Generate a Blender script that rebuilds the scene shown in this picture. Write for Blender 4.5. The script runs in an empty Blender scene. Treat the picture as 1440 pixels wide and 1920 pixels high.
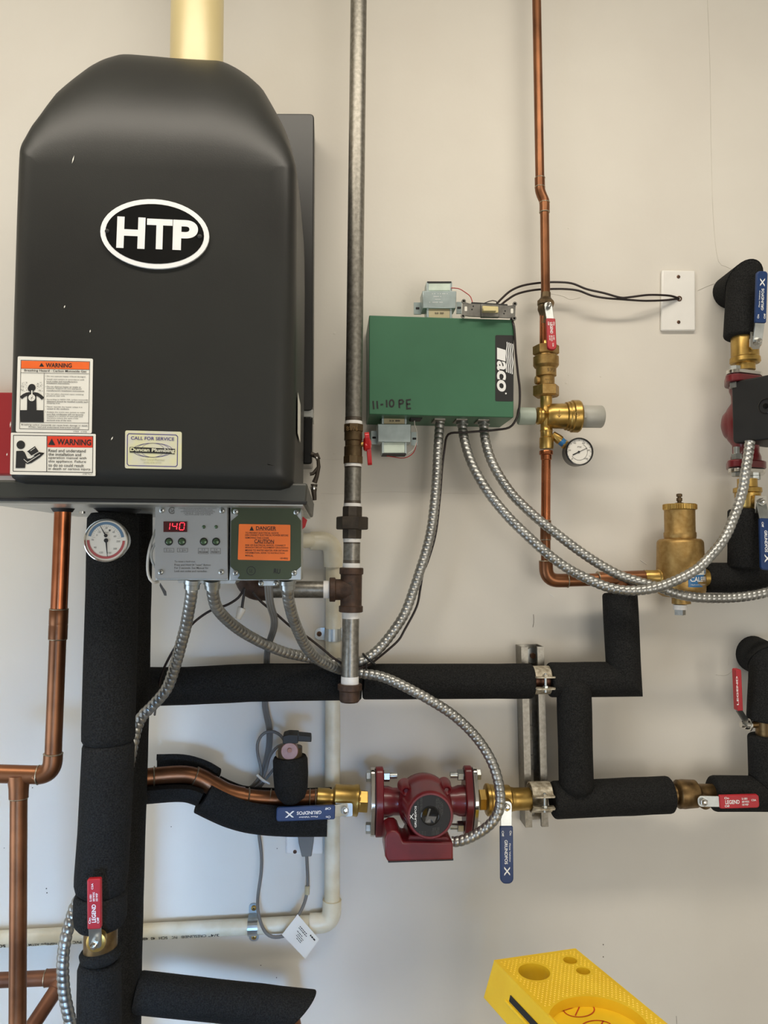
import bpy, bmesh, math, random
from mathutils import Vector, Matrix, Euler

random.seed(7)
PI = math.pi
# ---------------------------------------------------------------- camera
FPX = 1440.0                      # focal length in photo pixels (photo 1440 x 1920)
CAM = Vector((0.0, -1.40, 1.70))  # wall is the plane y = 0
PITCH = math.atan(75 / FPX)
YAW = -math.atan(100 / FPX)
scene = bpy.context.scene
COL = scene.collection
cam_data = bpy.data.cameras.new('camera')
cam = bpy.data.objects.new('camera', cam_data)
COL.objects.link(cam)
cam.location = CAM
cam.rotation_euler = Euler((PI / 2 + PITCH, 0, YAW), 'XYZ')
cam_data.sensor_fit = 'HORIZONTAL'
cam_data.sensor_width = 36.0
cam_data.lens = 36.0 * FPX / 1440.0
cam_data.clip_start = 0.02
scene.camera = cam
ROT = cam.rotation_euler.to_matrix()

# ---------------------------------------------------------------- world, light, exposure
scene.view_settings.view_transform = 'Standard'
scene.view_settings.look = 'None'
scene.view_settings.exposure = 0.0
scene.view_settings.gamma = 1.0
scene.view_settings.use_curve_mapping = False
world = bpy.data.worlds.new('world')
scene.world = world
world.use_nodes = True
world.node_tree.nodes['Background'].inputs[0].default_value = (0.75, 0.85, 1.0, 1)
world.node_tree.nodes['Background'].inputs[1].default_value = 0.6


def area_light(name, loc, target, sx, sy, power, color, spread=180):
    ld = bpy.data.lights.new(name, 'AREA')
    ld.shape = 'RECTANGLE'
    ld.size, ld.size_y = sx, sy
    ld.energy = power
    ld.color = color
    ld.spread = math.radians(spread)
    o = bpy.data.objects.new(name, ld)
    COL.objects.link(o)
    o.location = loc
    o.rotation_euler = (Vector(target) - Vector(loc)).to_track_quat('-Z', 'Y').to_euler()
    return o


LAMP = Vector((-0.15, -1.00, 3.10))
area_light('ceiling_lamp_light', (LAMP.x, LAMP.y, LAMP.z - 0.075), (LAMP.x, LAMP.y, 0), 2.4, 0.22, 27.5, (1.0, 0.915, 0.79))
area_light('window_light', (-1.53, -1.25, 0.95), (0, -1.25, 0.95), 1.5, 1.1, 17, (0.68, 0.83, 1.0))
area_light('blue_beam_light', (-0.15, -3.12, 0.85), (-0.33, 0, 0.98), 0.6, 0.9, 1.2, (0.24, 0.53, 1.0), 17)  # added narrow beam, aimed and narrowed to tint the lower left wall blue
area_light('warm_fill_light', (1.1, -3.12, 1.2), (0.9, 0, 1.2), 1.3, 1.4, 21, (1.0, 0.92, 0.79))  # added warm fill from behind the camera, lifts the right side of the wall


# ---------------------------------------------------------------- helpers
def P(px, py, d=0.0):
    """point seen at photo pixel (px, py) that stands d metres off the wall"""
    v = ROT @ Vector(((px - 720) / FPX, -(py - 960) / FPX, -1.0))
    t = (-d - CAM.y) / v.y
    return CAM + v * t


def PZ(px, py, z):
    """point seen at photo pixel on the horizontal plane at height z"""
    v = ROT @ Vector(((px - 720) / FPX, -(py - 960) / FPX, -1.0))
    return CAM + v * ((z - CAM.z) / v.z)


def M(px, d):
    """length in metres of px photo pixels at d metres off the wall"""
    return px * (1.40 - d) / FPX


X, Y, Z = Vector((1, 0, 0)), Vector((0, 1, 0)), Vector((0, 0, 1))
N = Vector((0, -1, 0))            # out of the wall, towards the camera


def lin(c):
    c = c / 255.0
    return c / 12.92 if c <= 0.04045 else ((c + 0.055) / 1.055) ** 2.4


def mat(name, rgb, rough=0.5, metal=0.0, var=0.12, scale=25, bump=0.0, bscale=300, rgb2=None, emit=0, coat=0.0, spec=0.5, rvar=0.0, detail=4):
    m = bpy.data.materials.new(name)
    m.use_nodes = True
    nt = m.node_tree
    b = nt.nodes['Principled BSDF']
    c1 = [lin(v) for v in rgb]
    c2 = [lin(v) for v in rgb2] if rgb2 else [max(0, v * (1 - var * 2)) for v in c1]
    if not rgb2:
        c1 = [min(1, v * (1 + var * 0.5)) for v in c1]
    tc = nt.nodes.new('ShaderNodeTexCoord')
    nz = nt.nodes.new('ShaderNodeTexNoise')
    nz.inputs['Scale'].default_value = scale
    nz.inputs['Detail'].default_value = detail
    nt.links.new(tc.outputs['Object'], nz.inputs['Vector'])
    rp = nt.nodes.new('ShaderNodeValToRGB')
    rp.color_ramp.elements[0].position = 0.36
    rp.color_ramp.elements[1].position = 0.66
    rp.color_ramp.elements[0].color = (*c2, 1)
    rp.color_ramp.elements[1].color = (*c1, 1)
    nt.links.new(nz.outputs['Fac'], rp.inputs['Fac'])
    nt.links.new(rp.outputs['Color'], b.inputs['Base Color'])
    b.inputs['Roughness'].default_value = rough
    b.inputs['Metallic'].default_value = metal
    b.inputs['Specular IOR Level'].default_value = spec
    if rvar:
        mr = nt.nodes.new('ShaderNodeMapRange')
        mr.inputs['To Min'].default_value = max(0.02, rough - rvar)
        mr.inputs['To Max'].default_value = rough + rvar
        nt.links.new(nz.outputs['Fac'], mr.inputs['Value'])
        nt.links.new(mr.outputs['Result'], b.inputs['Roughness'])
    if coat:
        b.inputs['Coat Weight'].default_value = coat
    if bump:
        n2 = nt.nodes.new('ShaderNodeTexNoise')
        n2.inputs['Scale'].default_value = bscale
        n2.inputs['Detail'].default_value = 3
        nt.links.new(tc.outputs['Object'], n2.inputs['Vector'])
        bp = nt.nodes.new('ShaderNodeBump')
        bp.inputs['Strength'].default_value = bump
        bp.inputs['Distance'].default_value = 0.002
        nt.links.new(n2.outputs['Fac'], bp.inputs['Height'])
        nt.links.new(bp.outputs['Normal'], b.inputs['Normal'])
    if emit:
        b.inputs['Emission Color'].default_value = (*[lin(v) for v in rgb], 1)
        b.inputs['Emission Strength'].default_value = emit
    return m


MT = {}
def mk(name, *a, **k):
    MT[name] = mat(name, *a, **k)

mk('wall_paint', (222, 217, 206), 0.62, 0, rgb2=(216, 210, 199), scale=3.5, bump=0.10, bscale=90)
mk('side_paint', (214, 210, 202), 0.7, 0, var=0.03, scale=2)
mk('ceiling_paint', (200, 196, 188), 0.8, 0, var=0.03, scale=2)
mk('concrete', (128, 124, 118), 0.8, 0, var=0.12, scale=6, bump=0.2)
mk('crack', (212, 206, 194), 0.8, 0, var=0.1)
mk('speck', (96, 88, 78), 0.8, 0, var=0.2)
mk('black_plastic', (36, 37, 34), 0.42, 0, rgb2=(32, 32, 30), scale=4, bump=0.05, bscale=700, rvar=0.06, spec=0.38)
mk('black_sheet', (44, 44, 42), 0.34, 0, var=0.1, scale=8)
mk('base_sheet', (60, 61, 56), 0.42, 0, var=0.08, scale=10)
mk('black_rubber', (22, 22, 22), 0.55, 0, var=0.2)
mk('gloss_black', (20, 20, 20), 0.15, 0, var=0.1)
mk('zinc_sheet', (190, 190, 184), 0.34, 0.75, var=0.1, scale=14)
mk('galv', (150, 147, 138), 0.40, 0.85, rgb2=(126, 122, 114), scale=160, rvar=0.06, bump=0.06, bscale=400)
mk('bright_zinc', (188, 192, 190), 0.34, 0.95, var=0.12, scale=40, rvar=0.08)
mk('chrome', (214, 212, 206), 0.14, 1.0, var=0.06)
mk('conduit_steel', (172, 172, 168), 0.36, 0.9, var=0.1, scale=50, rvar=0.08)
mk('copper', (146, 97, 65), 0.36, 0.8, rgb2=(108, 70, 46), scale=14, rvar=0.10)
mk('copper_bright', (182, 112, 74), 0.26, 0.9, rgb2=(146, 84, 52), scale=18, rvar=0.08)
mk('copper_dull', (126, 84, 60), 0.46, 0.55, rgb2=(98, 62, 44), scale=16, rvar=0.1)
mk('solder', (178, 166, 144), 0.36, 0.9, var=0.2, scale=200)
mk('brass', (194, 162, 94), 0.34, 0.88, rgb2=(168, 136, 72), scale=40, rvar=0.08)
mk('brass_sand', (176, 146, 92), 0.46, 0.85, rgb2=(158, 126, 74), scale=120, bump=0.15, bscale=900)
mk('bronze', (134, 108, 70), 0.40, 0.8, rgb2=(96, 76, 48), scale=60, rvar=0.1)
mk('bronze_dark', (110, 92, 66), 0.44, 0.7, rgb2=(84, 68, 46), scale=50)
mk('iron', (84, 62, 48), 0.55, 0.35, rgb2=(62, 46, 36), scale=90, bump=0.2, bscale=600)
mk('iron_dark', (74, 66, 56), 0.50, 0.45, rgb2=(56, 49, 42), scale=60, bump=0.1, bscale=600)
mk('thread', (92, 74, 58), 0.5, 0.5, var=0.2, scale=120)
mk('ptfe', (236, 234, 230), 0.55, 0, var=0.05, scale=90)
mk('pvc', (232, 227, 208), 0.36, 0, rgb2=(214, 204, 176), scale=22, detail=6)
mk('vent', (216, 200, 152), 0.32, 0.05, rgb2=(204, 186, 134), scale=6, rvar=0.03)
mk('foam', (45, 45, 44), 0.85, 0, rgb2=(24, 24, 24), scale=520, bump=1.0, bscale=500, detail=6, spec=0.12)
mk('foam_cut', (58, 60, 58), 0.95, 0, rgb2=(26, 27, 26), scale=90, bump=0.8, bscale=200, spec=0.15)
mk('pump_red', (112, 26, 32), 0.34, 0, rgb2=(97, 20, 27), scale=30, coat=0.2)
mk('red_bright', (206, 30, 34), 0.25, 0, var=0.06, coat=0.4)
mk('grip_red', (176, 28, 40), 0.42, 0, var=0.08)
mk('grip_blue', (18, 52, 102), 0.40, 0, var=0.08)
mk('red_panel', (166, 28, 32), 0.6, 0, var=0.04, scale=5)
mk('green_paint', (56, 108, 78), 0.42, 0, rgb2=(52, 102, 73), scale=9, bump=0.03, bscale=900)
mk('green_cover', (62, 72, 46), 0.36, 0.1, rgb2=(54, 63, 40), scale=12)
mk('panel_grey', (162, 164, 164), 0.38, 0.2, rgb2=(155, 157, 157), scale=10)
mk('white_plastic', (236, 233, 226), 0.35, 0, var=0.02)
mk('label_white', (232, 229, 218), 0.45, 0, var=0.02, scale=8)
mk('label_cream', (232, 230, 186), 0.16, 0.25, rgb2=(224, 222, 208), scale=60)
mk('label_orange', (238, 104, 36), 0.5, 0, var=0.04)
mk('label_danger', (250, 122, 44), 0.45, 0, var=0.04)
mk('label_red', (222, 62, 36), 0.5, 0, var=0.04)
mk('ink', (26, 25, 24), 0.6, 0, var=0.05)
mk('ink_grey', (92, 90, 86), 0.6, 0, var=0.05)
mk('ink_faint', (168, 166, 136), 0.5, 0, var=0.05)
mk('ink_white', (238, 238, 236), 0.5, 0, var=0.02)
mk('ink_blue', (58, 46, 122), 0.4, 0, var=0.08)
mk('ink_red', (190, 52, 34), 0.5, 0, var=0.1)
mk('dial_blue', (92, 122, 148), 0.5, 0, var=0.03)
mk('dial_red', (172, 84, 84), 0.5, 0, var=0.03)
mk('dial_white', (226, 222, 212), 0.45, 0, var=0.02)
mk('decal_blue', (44, 112, 166), 0.4, 0, var=0.05)
mk('display_dark', (70, 8, 14), 0.2, 0, var=0.05)
mk('display_glow', (255, 44, 60), 0.3, 0, var=0.0, emit=3.0)
mk('button_green', (74, 98, 70), 0.22, 0.3, var=0.2, scale=300)
mk('cable_grey', (112, 110, 106), 0.5, 0, var=0.05)
mk('wire_black', (40, 30, 28), 0.42, 0, var=0.1)
mk('wire_red', (176, 38, 36), 0.4, 0, var=0.05)
mk('wire_white', (226, 222, 212), 0.4, 0, var=0.05)
mk('ivory', (214, 200, 148), 0.35, 0, var=0.05)
mk('strap_grey', (124, 122, 116), 0.45, 0.6, var=0.15, scale=60)
mk('plug_grey', (110, 110, 106), 0.5, 0, var=0.05)
mk('knob_grey', (168, 166, 156), 0.45, 0, var=0.05)
mk('knob_green', (164, 174, 160), 0.45, 0, var=0.05)
mk('clamp_paint', (206, 198, 178), 0.45, 0.3, rgb2=(140, 128, 106), scale=110, detail=6)
mk('ladder_yellow', (244, 204, 44), 0.42, 0, rgb2=(236, 192, 34), scale=14)
mk('rail_grey', (150, 156, 166), 0.4, 0.3, var=0.08)
mk('transformer', (182, 196, 196), 0.32, 0.6, var=0.1, scale=40)
mk('coil_paper', (206, 220, 206), 0.5, 0, var=0.06, scale=60)
mk('coil_label', (184, 172, 138), 0.6, 0, var=0.05)
mk('brown_screw', (112, 78, 56), 0.4, 0.5, var=0.2)
mk('lens', (235, 235, 235), 0.05, 0, var=0)
mk('lamp_white', (250, 244, 230), 0.5, 0, var=0, emit=3.0)
mk('drain_disc', (150, 112, 100), 0.4, 0.6, var=0.1, scale=60)


class MB:
    def __init__(s):
        s.v, s.f = [], []

    def add(s, vs, fs):
        o = len(s.v)
        s.v += [Vector(p) for p in vs]
        s.f += [[i + o for i in f] for f in fs]
        return s

    def box(s, c, size, R=None):
        hx, hy, hz = size[0] / 2, size[1] / 2, size[2] / 2
        vs = [Vector((x, y, z)) for x in (-hx, hx) for y in (-hy, hy) for z in (-hz, hz)]
        if R is not None:
            vs = [R @ p for p in vs]
        c = Vector(c)
        return s.add([p + c for p in vs], [(0, 1, 3, 2), (4, 6, 7, 5), (0, 4, 5, 1), (2, 3, 7, 6), (0, 2, 6, 4), (1, 5, 7, 3)])

    def prism(s, pts, vec):
        """closed polygon pts (3D) extruded by vec"""
        n = len(pts)
        vs = [Vector(p) for p in pts] + [Vector(p) + Vector(vec) for p in pts]
        fs = [list(range(n)), list(range(2 * n - 1, n - 1, -1))]
        fs += [(i, n + i, n + (i + 1) % n, (i + 1) % n) for i in range(n)]
        return s.add(vs, fs)

    def pix(s, pts, d, d0):
        """outline given in pixels, standing at d off the wall, reaching back to d0"""
        return s.prism([P(x, y, d) for x, y in pts], (0, d - d0, 0))

    def face(s, pts):
        return s.add(pts, [list(range(len(pts)))])

    def ring(s, outer, inner):
        n = len(outer)
        return s.add(list(outer) + list(inner), [(i, (i + 1) % n, n + (i + 1) % n, n + i) for i in range(n)])

    def lathe(s, A, axis, prof, seg=28, rot=0.0, ref=None):
        """prof: list of (distance along axis from A, radius)"""
        A, a = Vector(A), Vector(axis).normalized()
        if ref is None:
            ref = Z if abs(a.z) < 0.8 else X
        u = (Vector(ref) - a * a.dot(Vector(ref))).normalized()
        w = a.cross(u)
        vs, fs = [], []
        k = len(prof)
        for t, r in prof:
            for j in range(seg):
                g = rot + 2 * PI * j / seg
                vs.append(A + a * t + (u * math.cos(g) + w * math.sin(g)) * max(r, 1e-5))
        for i in range(k - 1):
            for j in range(seg):
                j2 = (j + 1) % seg
                fs.append((i * seg + j, i * seg + j2, (i + 1) * seg + j2, (i + 1) * seg + j))
        if prof[0][1] > 1e-4:
            fs.append(list(range(seg - 1, -1, -1)))
        if prof[-1][1] > 1e-4:
            fs.append([(k - 1) * seg + j for j in range(seg)])
        return s.add(vs, fs)

    def cyl(s, A, B, r, seg=24, r2=None, bev=0.0):
        A, B = Vector(A), Vector(B)
        L = (B - A).length
        r2 = r if r2 is None else r2
        pr = [(0, r), (L, r2)]
        if bev:
            pr = [(0, r - bev), (bev, r), (L - bev, r2), (L, r2 - bev)]
        return s.lathe(A, B - A, pr, seg)

    def hexn(s, A, B, r, rot=0.0, n=6):
        A, B = Vector(A), Vector(B)
        L = (B - A).length
        c = r * 0.06
        return s.lathe(A, B - A, [(0, r - c), (c, r), (L - c, r), (L, r - c)], n, rot)

    def tube(s, pts, r, seg=16, cap=True, t0=None, t1=None, prof=None, ang=None, rin=None):
        """sweep; r number or list; ang=(a0,a1) sweeps an open shell with inner radius rin"""
        pts = [Vector(p) for p in pts]
        n = len(pts)
        tg = []
        for i in range(n):
            if i == 0:
                t = pts[1] - pts[0]
            elif i == n - 1:
                t = pts[-1] - pts[-2]
            else:
                t = (pts[i + 1] - pts[i]).normalized() + (pts[i] - pts[i - 1]).normalized()
            tg.append(t.normalized())
        u = (N - tg[0] * tg[0].dot(N))
        if u.length < 0.2:
            u = X - tg[0] * tg[0].dot(X)
        u.normalize()
        vs, fs = [], []
        arc = 0.0
        cnt = None
        for i in range(n):
            u = (u - tg[i] * u.dot(tg[i])).normalized()
            w = tg[i].cross(u)
            if i:
                arc += (pts[i] - pts[i - 1]).length
            seg_t = (pts[min(i + 1, n - 1)] - pts[min(i, n - 2)]).normalized()
            pl = tg[i]
            if i == 0 and t0 is not None:
                pl = Vector(t0).normalized()
            if i == n - 1 and t1 is not None:
                pl = Vector(t1).normalized()
            rr = r[i] if isinstance(r, (list, tuple)) else r
            ringp = []
            if ang is None:
                for j in range(seg):
                    g = 2 * PI * j / seg
                    q = rr * (prof(arc, g) if prof else 1.0)
                    ringp.append(u * math.cos(g) * q + w * math.sin(g) * q)
            else:
                a0, a1 = ang
                for j in range(seg + 1):
                    g = a0 + (a1 - a0) * j / seg
                    ringp.append(u * math.cos(g) * rr + w * math.sin(g) * rr)
                for j in range(seg, -1, -1):
                    g = a0 + (a1 - a0) * j / seg
                    ringp.append(u * math.cos(g) * rin + w * math.sin(g) * rin)
            cnt = len(ringp)
            for q in ringp:
                # slide each point along the segment so that the ring lies in the mitre plane
                dr = seg_t if i < n - 1 else (pts[-1] - pts[-2]).normalized()
                if abs(dr.dot(pl)) > 0.25:
                    base = q - dr * q.dot(dr) if 0 < i < n - 1 or (i == 0 and t0 is not None) or (i == n - 1 and t1 is not None) else q
                    if base.length > 1e-9 and base is not q:
                        base = base * (q.length / base.length)
                        base = base - dr * (base.dot(pl) / dr.dot(pl))
                    vs.append(pts[i] + base)
                else:
                    vs.append(pts[i] + q)
        for i in range(n - 1):
            for j in range(cnt):
                j2 = (j + 1) % cnt
                fs.append((i * cnt + j, i * cnt + j2, (i + 1) * cnt + j2, (i + 1) * cnt + j))
        if cap:
            fs.append(list(range(cnt - 1, -1, -1)))
            fs.append([(n - 1) * cnt + j for j in range(cnt)])
        return s.add(vs, fs)

    def slab(s, A, B, w, t, nrm, round0=1.0, round1=1.0, w2=None, seg=6):
        """flat bar from A to B, width w, thickness t along nrm, rounded ends"""
        A, B, nrm = Vector(A), Vector(B), Vector(nrm).normalized()
        u = (B - A).normalized()
        nrm = (nrm - u * nrm.dot(u)).normalized()
        side = nrm.cross(u)
        w2 = w if w2 is None else w2
        pts = []
        def endc(C, sgn, hw, k):
            r = hw * k
            for q in (1, -1):
                cc = C + side * (hw - r) * q * sgn - u * sgn * r
                for j in range(seg + 1):
                    g = PI / 2 * j / seg
                    g = (PI / 2 - g) if q == 1 else -g
                    pts.append(cc + side * sgn * math.sin(g) * r + u * sgn * math.cos(g) * r)
        endc(B, 1, w2 / 2, max(round1, 0.02))
        endc(A, -1, w / 2, max(round0, 0.02))
        return s.prism([p - nrm * t / 2 for p in pts], nrm * t)

    def build(s, name, m, parent=None, smooth=38, bevel=0.0, bseg=2, label=None, cat=None, group=None, kind=None):
        me = bpy.data.meshes.new(name)
        if parent is not None:
            org = ORG[parent.name]
        else:
            lo = [min(p[i] for p in s.v) for i in range(3)]
            hi = [max(p[i] for p in s.v) for i in range(3)]
            org = Vector(((lo[0] + hi[0]) / 2, (lo[1] + hi[1]) / 2, lo[2]))
        me.from_pydata([tuple(p - org) for p in s.v], [], s.f)
        bm = bmesh.new()
        bm.from_mesh(me)
        bmesh.ops.recalc_face_normals(bm, faces=bm.faces)
        bm.to_mesh(me)
        bm.free()
        me.update()
        if smooth:
            me.shade_smooth()
            me.set_sharp_from_angle(angle=math.radians(smooth))
        me.materials.append(MT[m])
        o = bpy.data.objects.new(name, me)
        COL.objects.link(o)
        ORG[o.name] = org
        if parent is not None:
            o.parent = parent
        else:
            o.location = org
        if bevel:
            md = o.modifiers.new('bevel', 'BEVEL')
            md.width = bevel
            md.segments = bseg
            md.limit_method = 'ANGLE'
            md.angle_limit = math.radians(50)
        tag(o, label, cat, group, kind)
        return o


ORG = {}


def tag(o, label=None, cat=None, group=None, kind=None):
    if label: o['label'] = label
    if cat: o['category'] = cat
    if group: o['group'] = group
    if kind: o['kind'] = kind
    return o


def thing(name, label, cat, loc, group=None):
    o = bpy.data.objects.new(name, None)
    COL.objects.link(o)
    o.empty_display_size = 0.02
    o.location = loc
    ORG[o.name] = Vector(loc)
    return tag(o, label, cat, group)


def catmull(pts, step=0.006):
    pts = [Vector(p) for p in pts]
    q = [pts[0] * 2 - pts[1]] + pts + [pts[-1] * 2 - pts[-2]]
    out = []
    for i in range(1, len(q) - 2):
        p0, p1, p2, p3 = q[i - 1], q[i], q[i + 1], q[i + 2]
        n = max(2, int((p2 - p1).length / (step * 0.5)))
        for j in range(n):
            t = j / n
            out.append(0.5 * ((2 * p1) + (p2 - p0) * t + (2 * p0 - 5 * p1 + 4 * p2 - p3) * t * t + (-p0 + 3 * p1 - 3 * p2 + p3) * t ** 3))
    out.append(pts[-1])
    L = [0]
    for a, b in zip(out, out[1:]):
        L.append(L[-1] + (b - a).length)
    n = max(2, round(L[-1] / step))
    res, k = [], 0
    for i in range(n + 1):
        s = L[-1] * i / n
        while k < len(L) - 2 and L[k + 1] < s:
            k += 1
        f = (s - L[k]) / max(1e-9, L[k + 1] - L[k])
        res.append(out[k].lerp(out[k + 1], min(1, max(0, f))))
    return res


def fillet(pts, rad, n=8):
    pts = [Vector(p) for p in pts]
    out = [pts[0]]
    for i in range(1, len(pts) - 1):
        a = (pts[i - 1] - pts[i]).normalized()
        b = (pts[i + 1] - pts[i]).normalized()
        A, B = pts[i] + a * rad, pts[i] + b * rad
        for j in range(n + 1):
            t = j / n
            out.append(A * (1 - t) ** 2 + pts[i] * 2 * t * (1 - t) + B * t * t)
    out.append(pts[-1])
    return out


def path(*pp):
    return [P(*p) for p in pp]


_TXT = {}


def text_mesh(body, bold=0.0, shear=0.0):
    k = (body, bold, shear)
    if k not in _TXT:
        cu = bpy.data.curves.new('t', 'FONT')
        cu.body = body
        cu.size = 1
        cu.offset = bold
        cu.shear = shear
        cu.resolution_u = 8 if len(body) <= 3 else 3
        o = bpy.data.objects.new('t', cu)
        me = o.to_mesh()
        vs = [v.co.copy() for v in me.vertices]
        fs = [list(p.vertices) for p in me.polygons]
        o.to_mesh_clear()
        bpy.data.objects.remove(o)
        bpy.data.curves.remove(cu)
        lo = Vector((min(v.x for v in vs), min(v.y for v in vs)))
        hi = Vector((max(v.x for v in vs), max(v.y for v in vs)))
        vs = [((v.x - lo.x) / (hi.x - lo.x) - 0.5, (v.y - lo.y) / (hi.y - lo.y) - 0.5) for v in vs]
        _TXT[k] = (vs, fs)
    return _TXT[k]


def put_text(mb, body, c, u, v, bold=0.0, shear=0.0, bend=None):
    """fit the text into the parallelogram centred c with full edge vectors u, v"""
    vs, fs = text_mesh(body, bold, shear)
    c, u, v = Vector(c), Vector(u), Vector(v)
    mb.add([c + u * a + v * b for a, b in vs], fs)


def ptext(mb, body, x0, y0, x1, y1, h, d, bold=0.0, shear=0.0):
    """text along the pixel line (x0,y0)-(x1,y1), h pixels tall, standing d off the wall"""
    A, B = P(x0, y0, d), P(x1, y1, d)
    u = B - A
    v = N.cross(u).normalized() * M(h, d)
    put_text(mb, body, (A + B) / 2, u, v, bold, shear)


def disc(mb, c, r, n=N, seg=32, squash=1.0, u=X):
    c = Vector(c)
    n = Vector(n).normalized()
    u = (Vector(u) - n * n.dot(Vector(u))).normalized()
    w = n.cross(u)
    mb.face([c + u * math.cos(2 * PI * i / seg) * r + w * math.sin(2 * PI * i / seg) * r * squash for i in range(seg)])


def annulus(mb, c, r0, r1, a0=0, a1=2 * PI, n=N, seg=48, squash=1.0, u=X):
    c = Vector(c)
    n = Vector(n).normalized()
    u = (Vector(u) - n * n.dot(Vector(u))).normalized()
    w = n.cross(u)
    vs, fs = [], []
    for i in range(seg + 1):
        g = a0 + (a1 - a0) * i / seg
        e = u * math.cos(g) + w * math.sin(g) * squash
        vs += [c + e * r0, c + e * r1]
    fs = [(2 * i, 2 * i + 1, 2 * i + 3, 2 * i + 2) for i in range(seg)]
    mb.add(vs, fs)


def rounded(pts, r, n=5):
    """round the corners of a closed pixel polygon"""
    out = []
    k = len(pts)
    for i in range(k):
        p = Vector(pts[i]); a = Vector(pts[i - 1]) - p; b = Vector(pts[(i + 1) % k]) - p
        ra = min(r, a.length * 0.48); rb = min(r, b.length * 0.48)
        A, B = p + a.normalized() * ra, p + b.normalized() * rb
        for j in range(n + 1):
            t = j / n
            q = A * (1 - t) ** 2 + p * 2 * t * (1 - t) + B * t * t
            out.append((q.x, q.y))
    return out


def ribbon(mb, pts, w, nrm, closed=False):
    """flat printed line with mitred corners through 3D points"""
    pts = [Vector(p) for p in pts]
    pts = [p for i, p in enumerate(pts) if i == 0 or (p - pts[i - 1]).length > 1e-6]
    n = len(pts)
    if n < 2:
        return
    vs = []
    for i in range(n):
        if closed:
            a, b = pts[i - 1], pts[(i + 1) % n]
        else:
            a, b = pts[max(i - 1, 0)], pts[min(i + 1, n - 1)]
        t1 = (pts[i] - a).normalized() if (pts[i] - a).length > 1e-9 else (b - pts[i]).normalized()
        t2 = (b - pts[i]).normalized() if (b - pts[i]).length > 1e-9 else t1
        s1, s2 = nrm.cross(t1), nrm.cross(t2)
        m = s1 + s2
        if m.length < .3:
            m = s1
        m.normalize()
        k = w / 2 / max(.45, m.dot(s1))
        vs += [pts[i] - m * k, pts[i] + m * k]
    fs = [(2 * i, 2 * i + 2, 2 * i + 3, 2 * i + 1) for i in range(n - 1)]
    if closed:
        fs.append((2 * n - 2, 0, 1, 2 * n - 1))
    mb.add(vs, fs)


def stroke(mb, pts, w, d, closed=False):
    """flat printed line through pixel points"""
    ribbon(mb, [P(x, y, d) for x, y in pts], M(w, d), N, closed)


def frame_line(mb, pts, w, d):
    stroke(mb, pts, w, d, True)


def screw(parent, c, r, m='bright_zinc', n=N, name='screw', slot=True):
    b = MB()
    c = Vector(c)
    n = Vector(n).normalized()
    b.lathe(c, n, [(-0.002, r), (r * 0.25, r), (r * 0.5, r * 0.75), (r * 0.6, r * 0.35), (r * 0.6, 0)], 16)
    o = b.build(name, m, parent)
    if slot:
        e = (X - n * n.dot(X)).normalized()
        f = n.cross(e)
        g = random.uniform(0, PI)
        e, f = e * math.cos(g) + f * math.sin(g), f * math.cos(g) - e * math.sin(g)
        b = MB()
        for p, q in ((e, f), (f, e)):
            cc = c + n * r * 0.62
            b.face([cc - p * r * .6 - q * r * .12, cc + p * r * .6 - q * r * .12, cc + p * r * .6 + q * r * .12, cc - p * r * .6 + q * r * .12])
        b.build('slot', 'ink', o if parent is not None and parent.parent is None else parent)
    return o


def build_if(mb, *a, **k):
    if mb.v:
        return mb.build(*a, **k)

# ================================================================ the room
RX0, RX1, RY0, RZ1 = -1.60, 2.10, -3.20, 3.20
def slab_box(name, lo, hi, m, kind='structure', parent=None):
    lo, hi = Vector(lo), Vector(hi)
    return MB().box((lo + hi) / 2, hi - lo).build(name, m, parent, smooth=0, kind=kind)

wall = slab_box('wall_back', (RX0, 0, 0), (RX1, 0.12, RZ1), 'wall_paint')
slab_box('floor', (RX0, RY0, -0.1), (RX1, 0.12, 0), 'concrete')
slab_box('ceiling', (RX0, RY0, RZ1), (RX1, 0.12, RZ1 + 0.1), 'ceiling_paint')
slab_box('wall_right', (RX1, RY0, 0), (RX1 + 0.1, 0.12, RZ1), 'side_paint')
# left wall with a window opening, front wall with a door opening
b = MB()
for lo, hi in (((RX0 - .1, RY0, 0), (RX0, .12, .40)), ((RX0 - .1, RY0, 1.50), (RX0, .12, RZ1)),
               ((RX0 - .1, RY0, .40), (RX0, -2.0, 1.50)), ((RX0 - .1, -.5, .40), (RX0, .12, 1.50))):
    lo, hi = Vector(lo), Vector(hi)
    b.box((lo + hi) / 2, hi - lo)
b.build('wall_left', 'side_paint', smooth=0, kind='structure')
b = MB()
for lo, hi in (((RX0, RY0 - .1, 0), (-.6, RY0, RZ1)), ((-.6, RY0 - .1, 2.0), (.25, RY0, RZ1)), ((.25, RY0 - .1, 0), (.42, RY0, RZ1)),
               ((.42, RY0 - .1, 0), (1.78, RY0, .48)), ((.42, RY0 - .1, 1.92), (1.78, RY0, RZ1)), ((1.78, RY0 - .1, 0), (RX1, RY0, RZ1))):
    lo, hi = Vector(lo), Vector(hi)
    b.box((lo + hi) / 2, hi - lo)
b.build('wall_front', 'side_paint', smooth=0, kind='structure')
w = MB()
for z in (.42, .95, 1.48):
    w.box((RX0 - .05, -1.25, z), (.05, 1.5, .04))
for y in (-1.98, -1.25, -.52):
    w.box((RX0 - .05, y, .95), (.05, .04, 1.06))
w.build('window_1', 'white_plastic', smooth=0, kind='structure')
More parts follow.
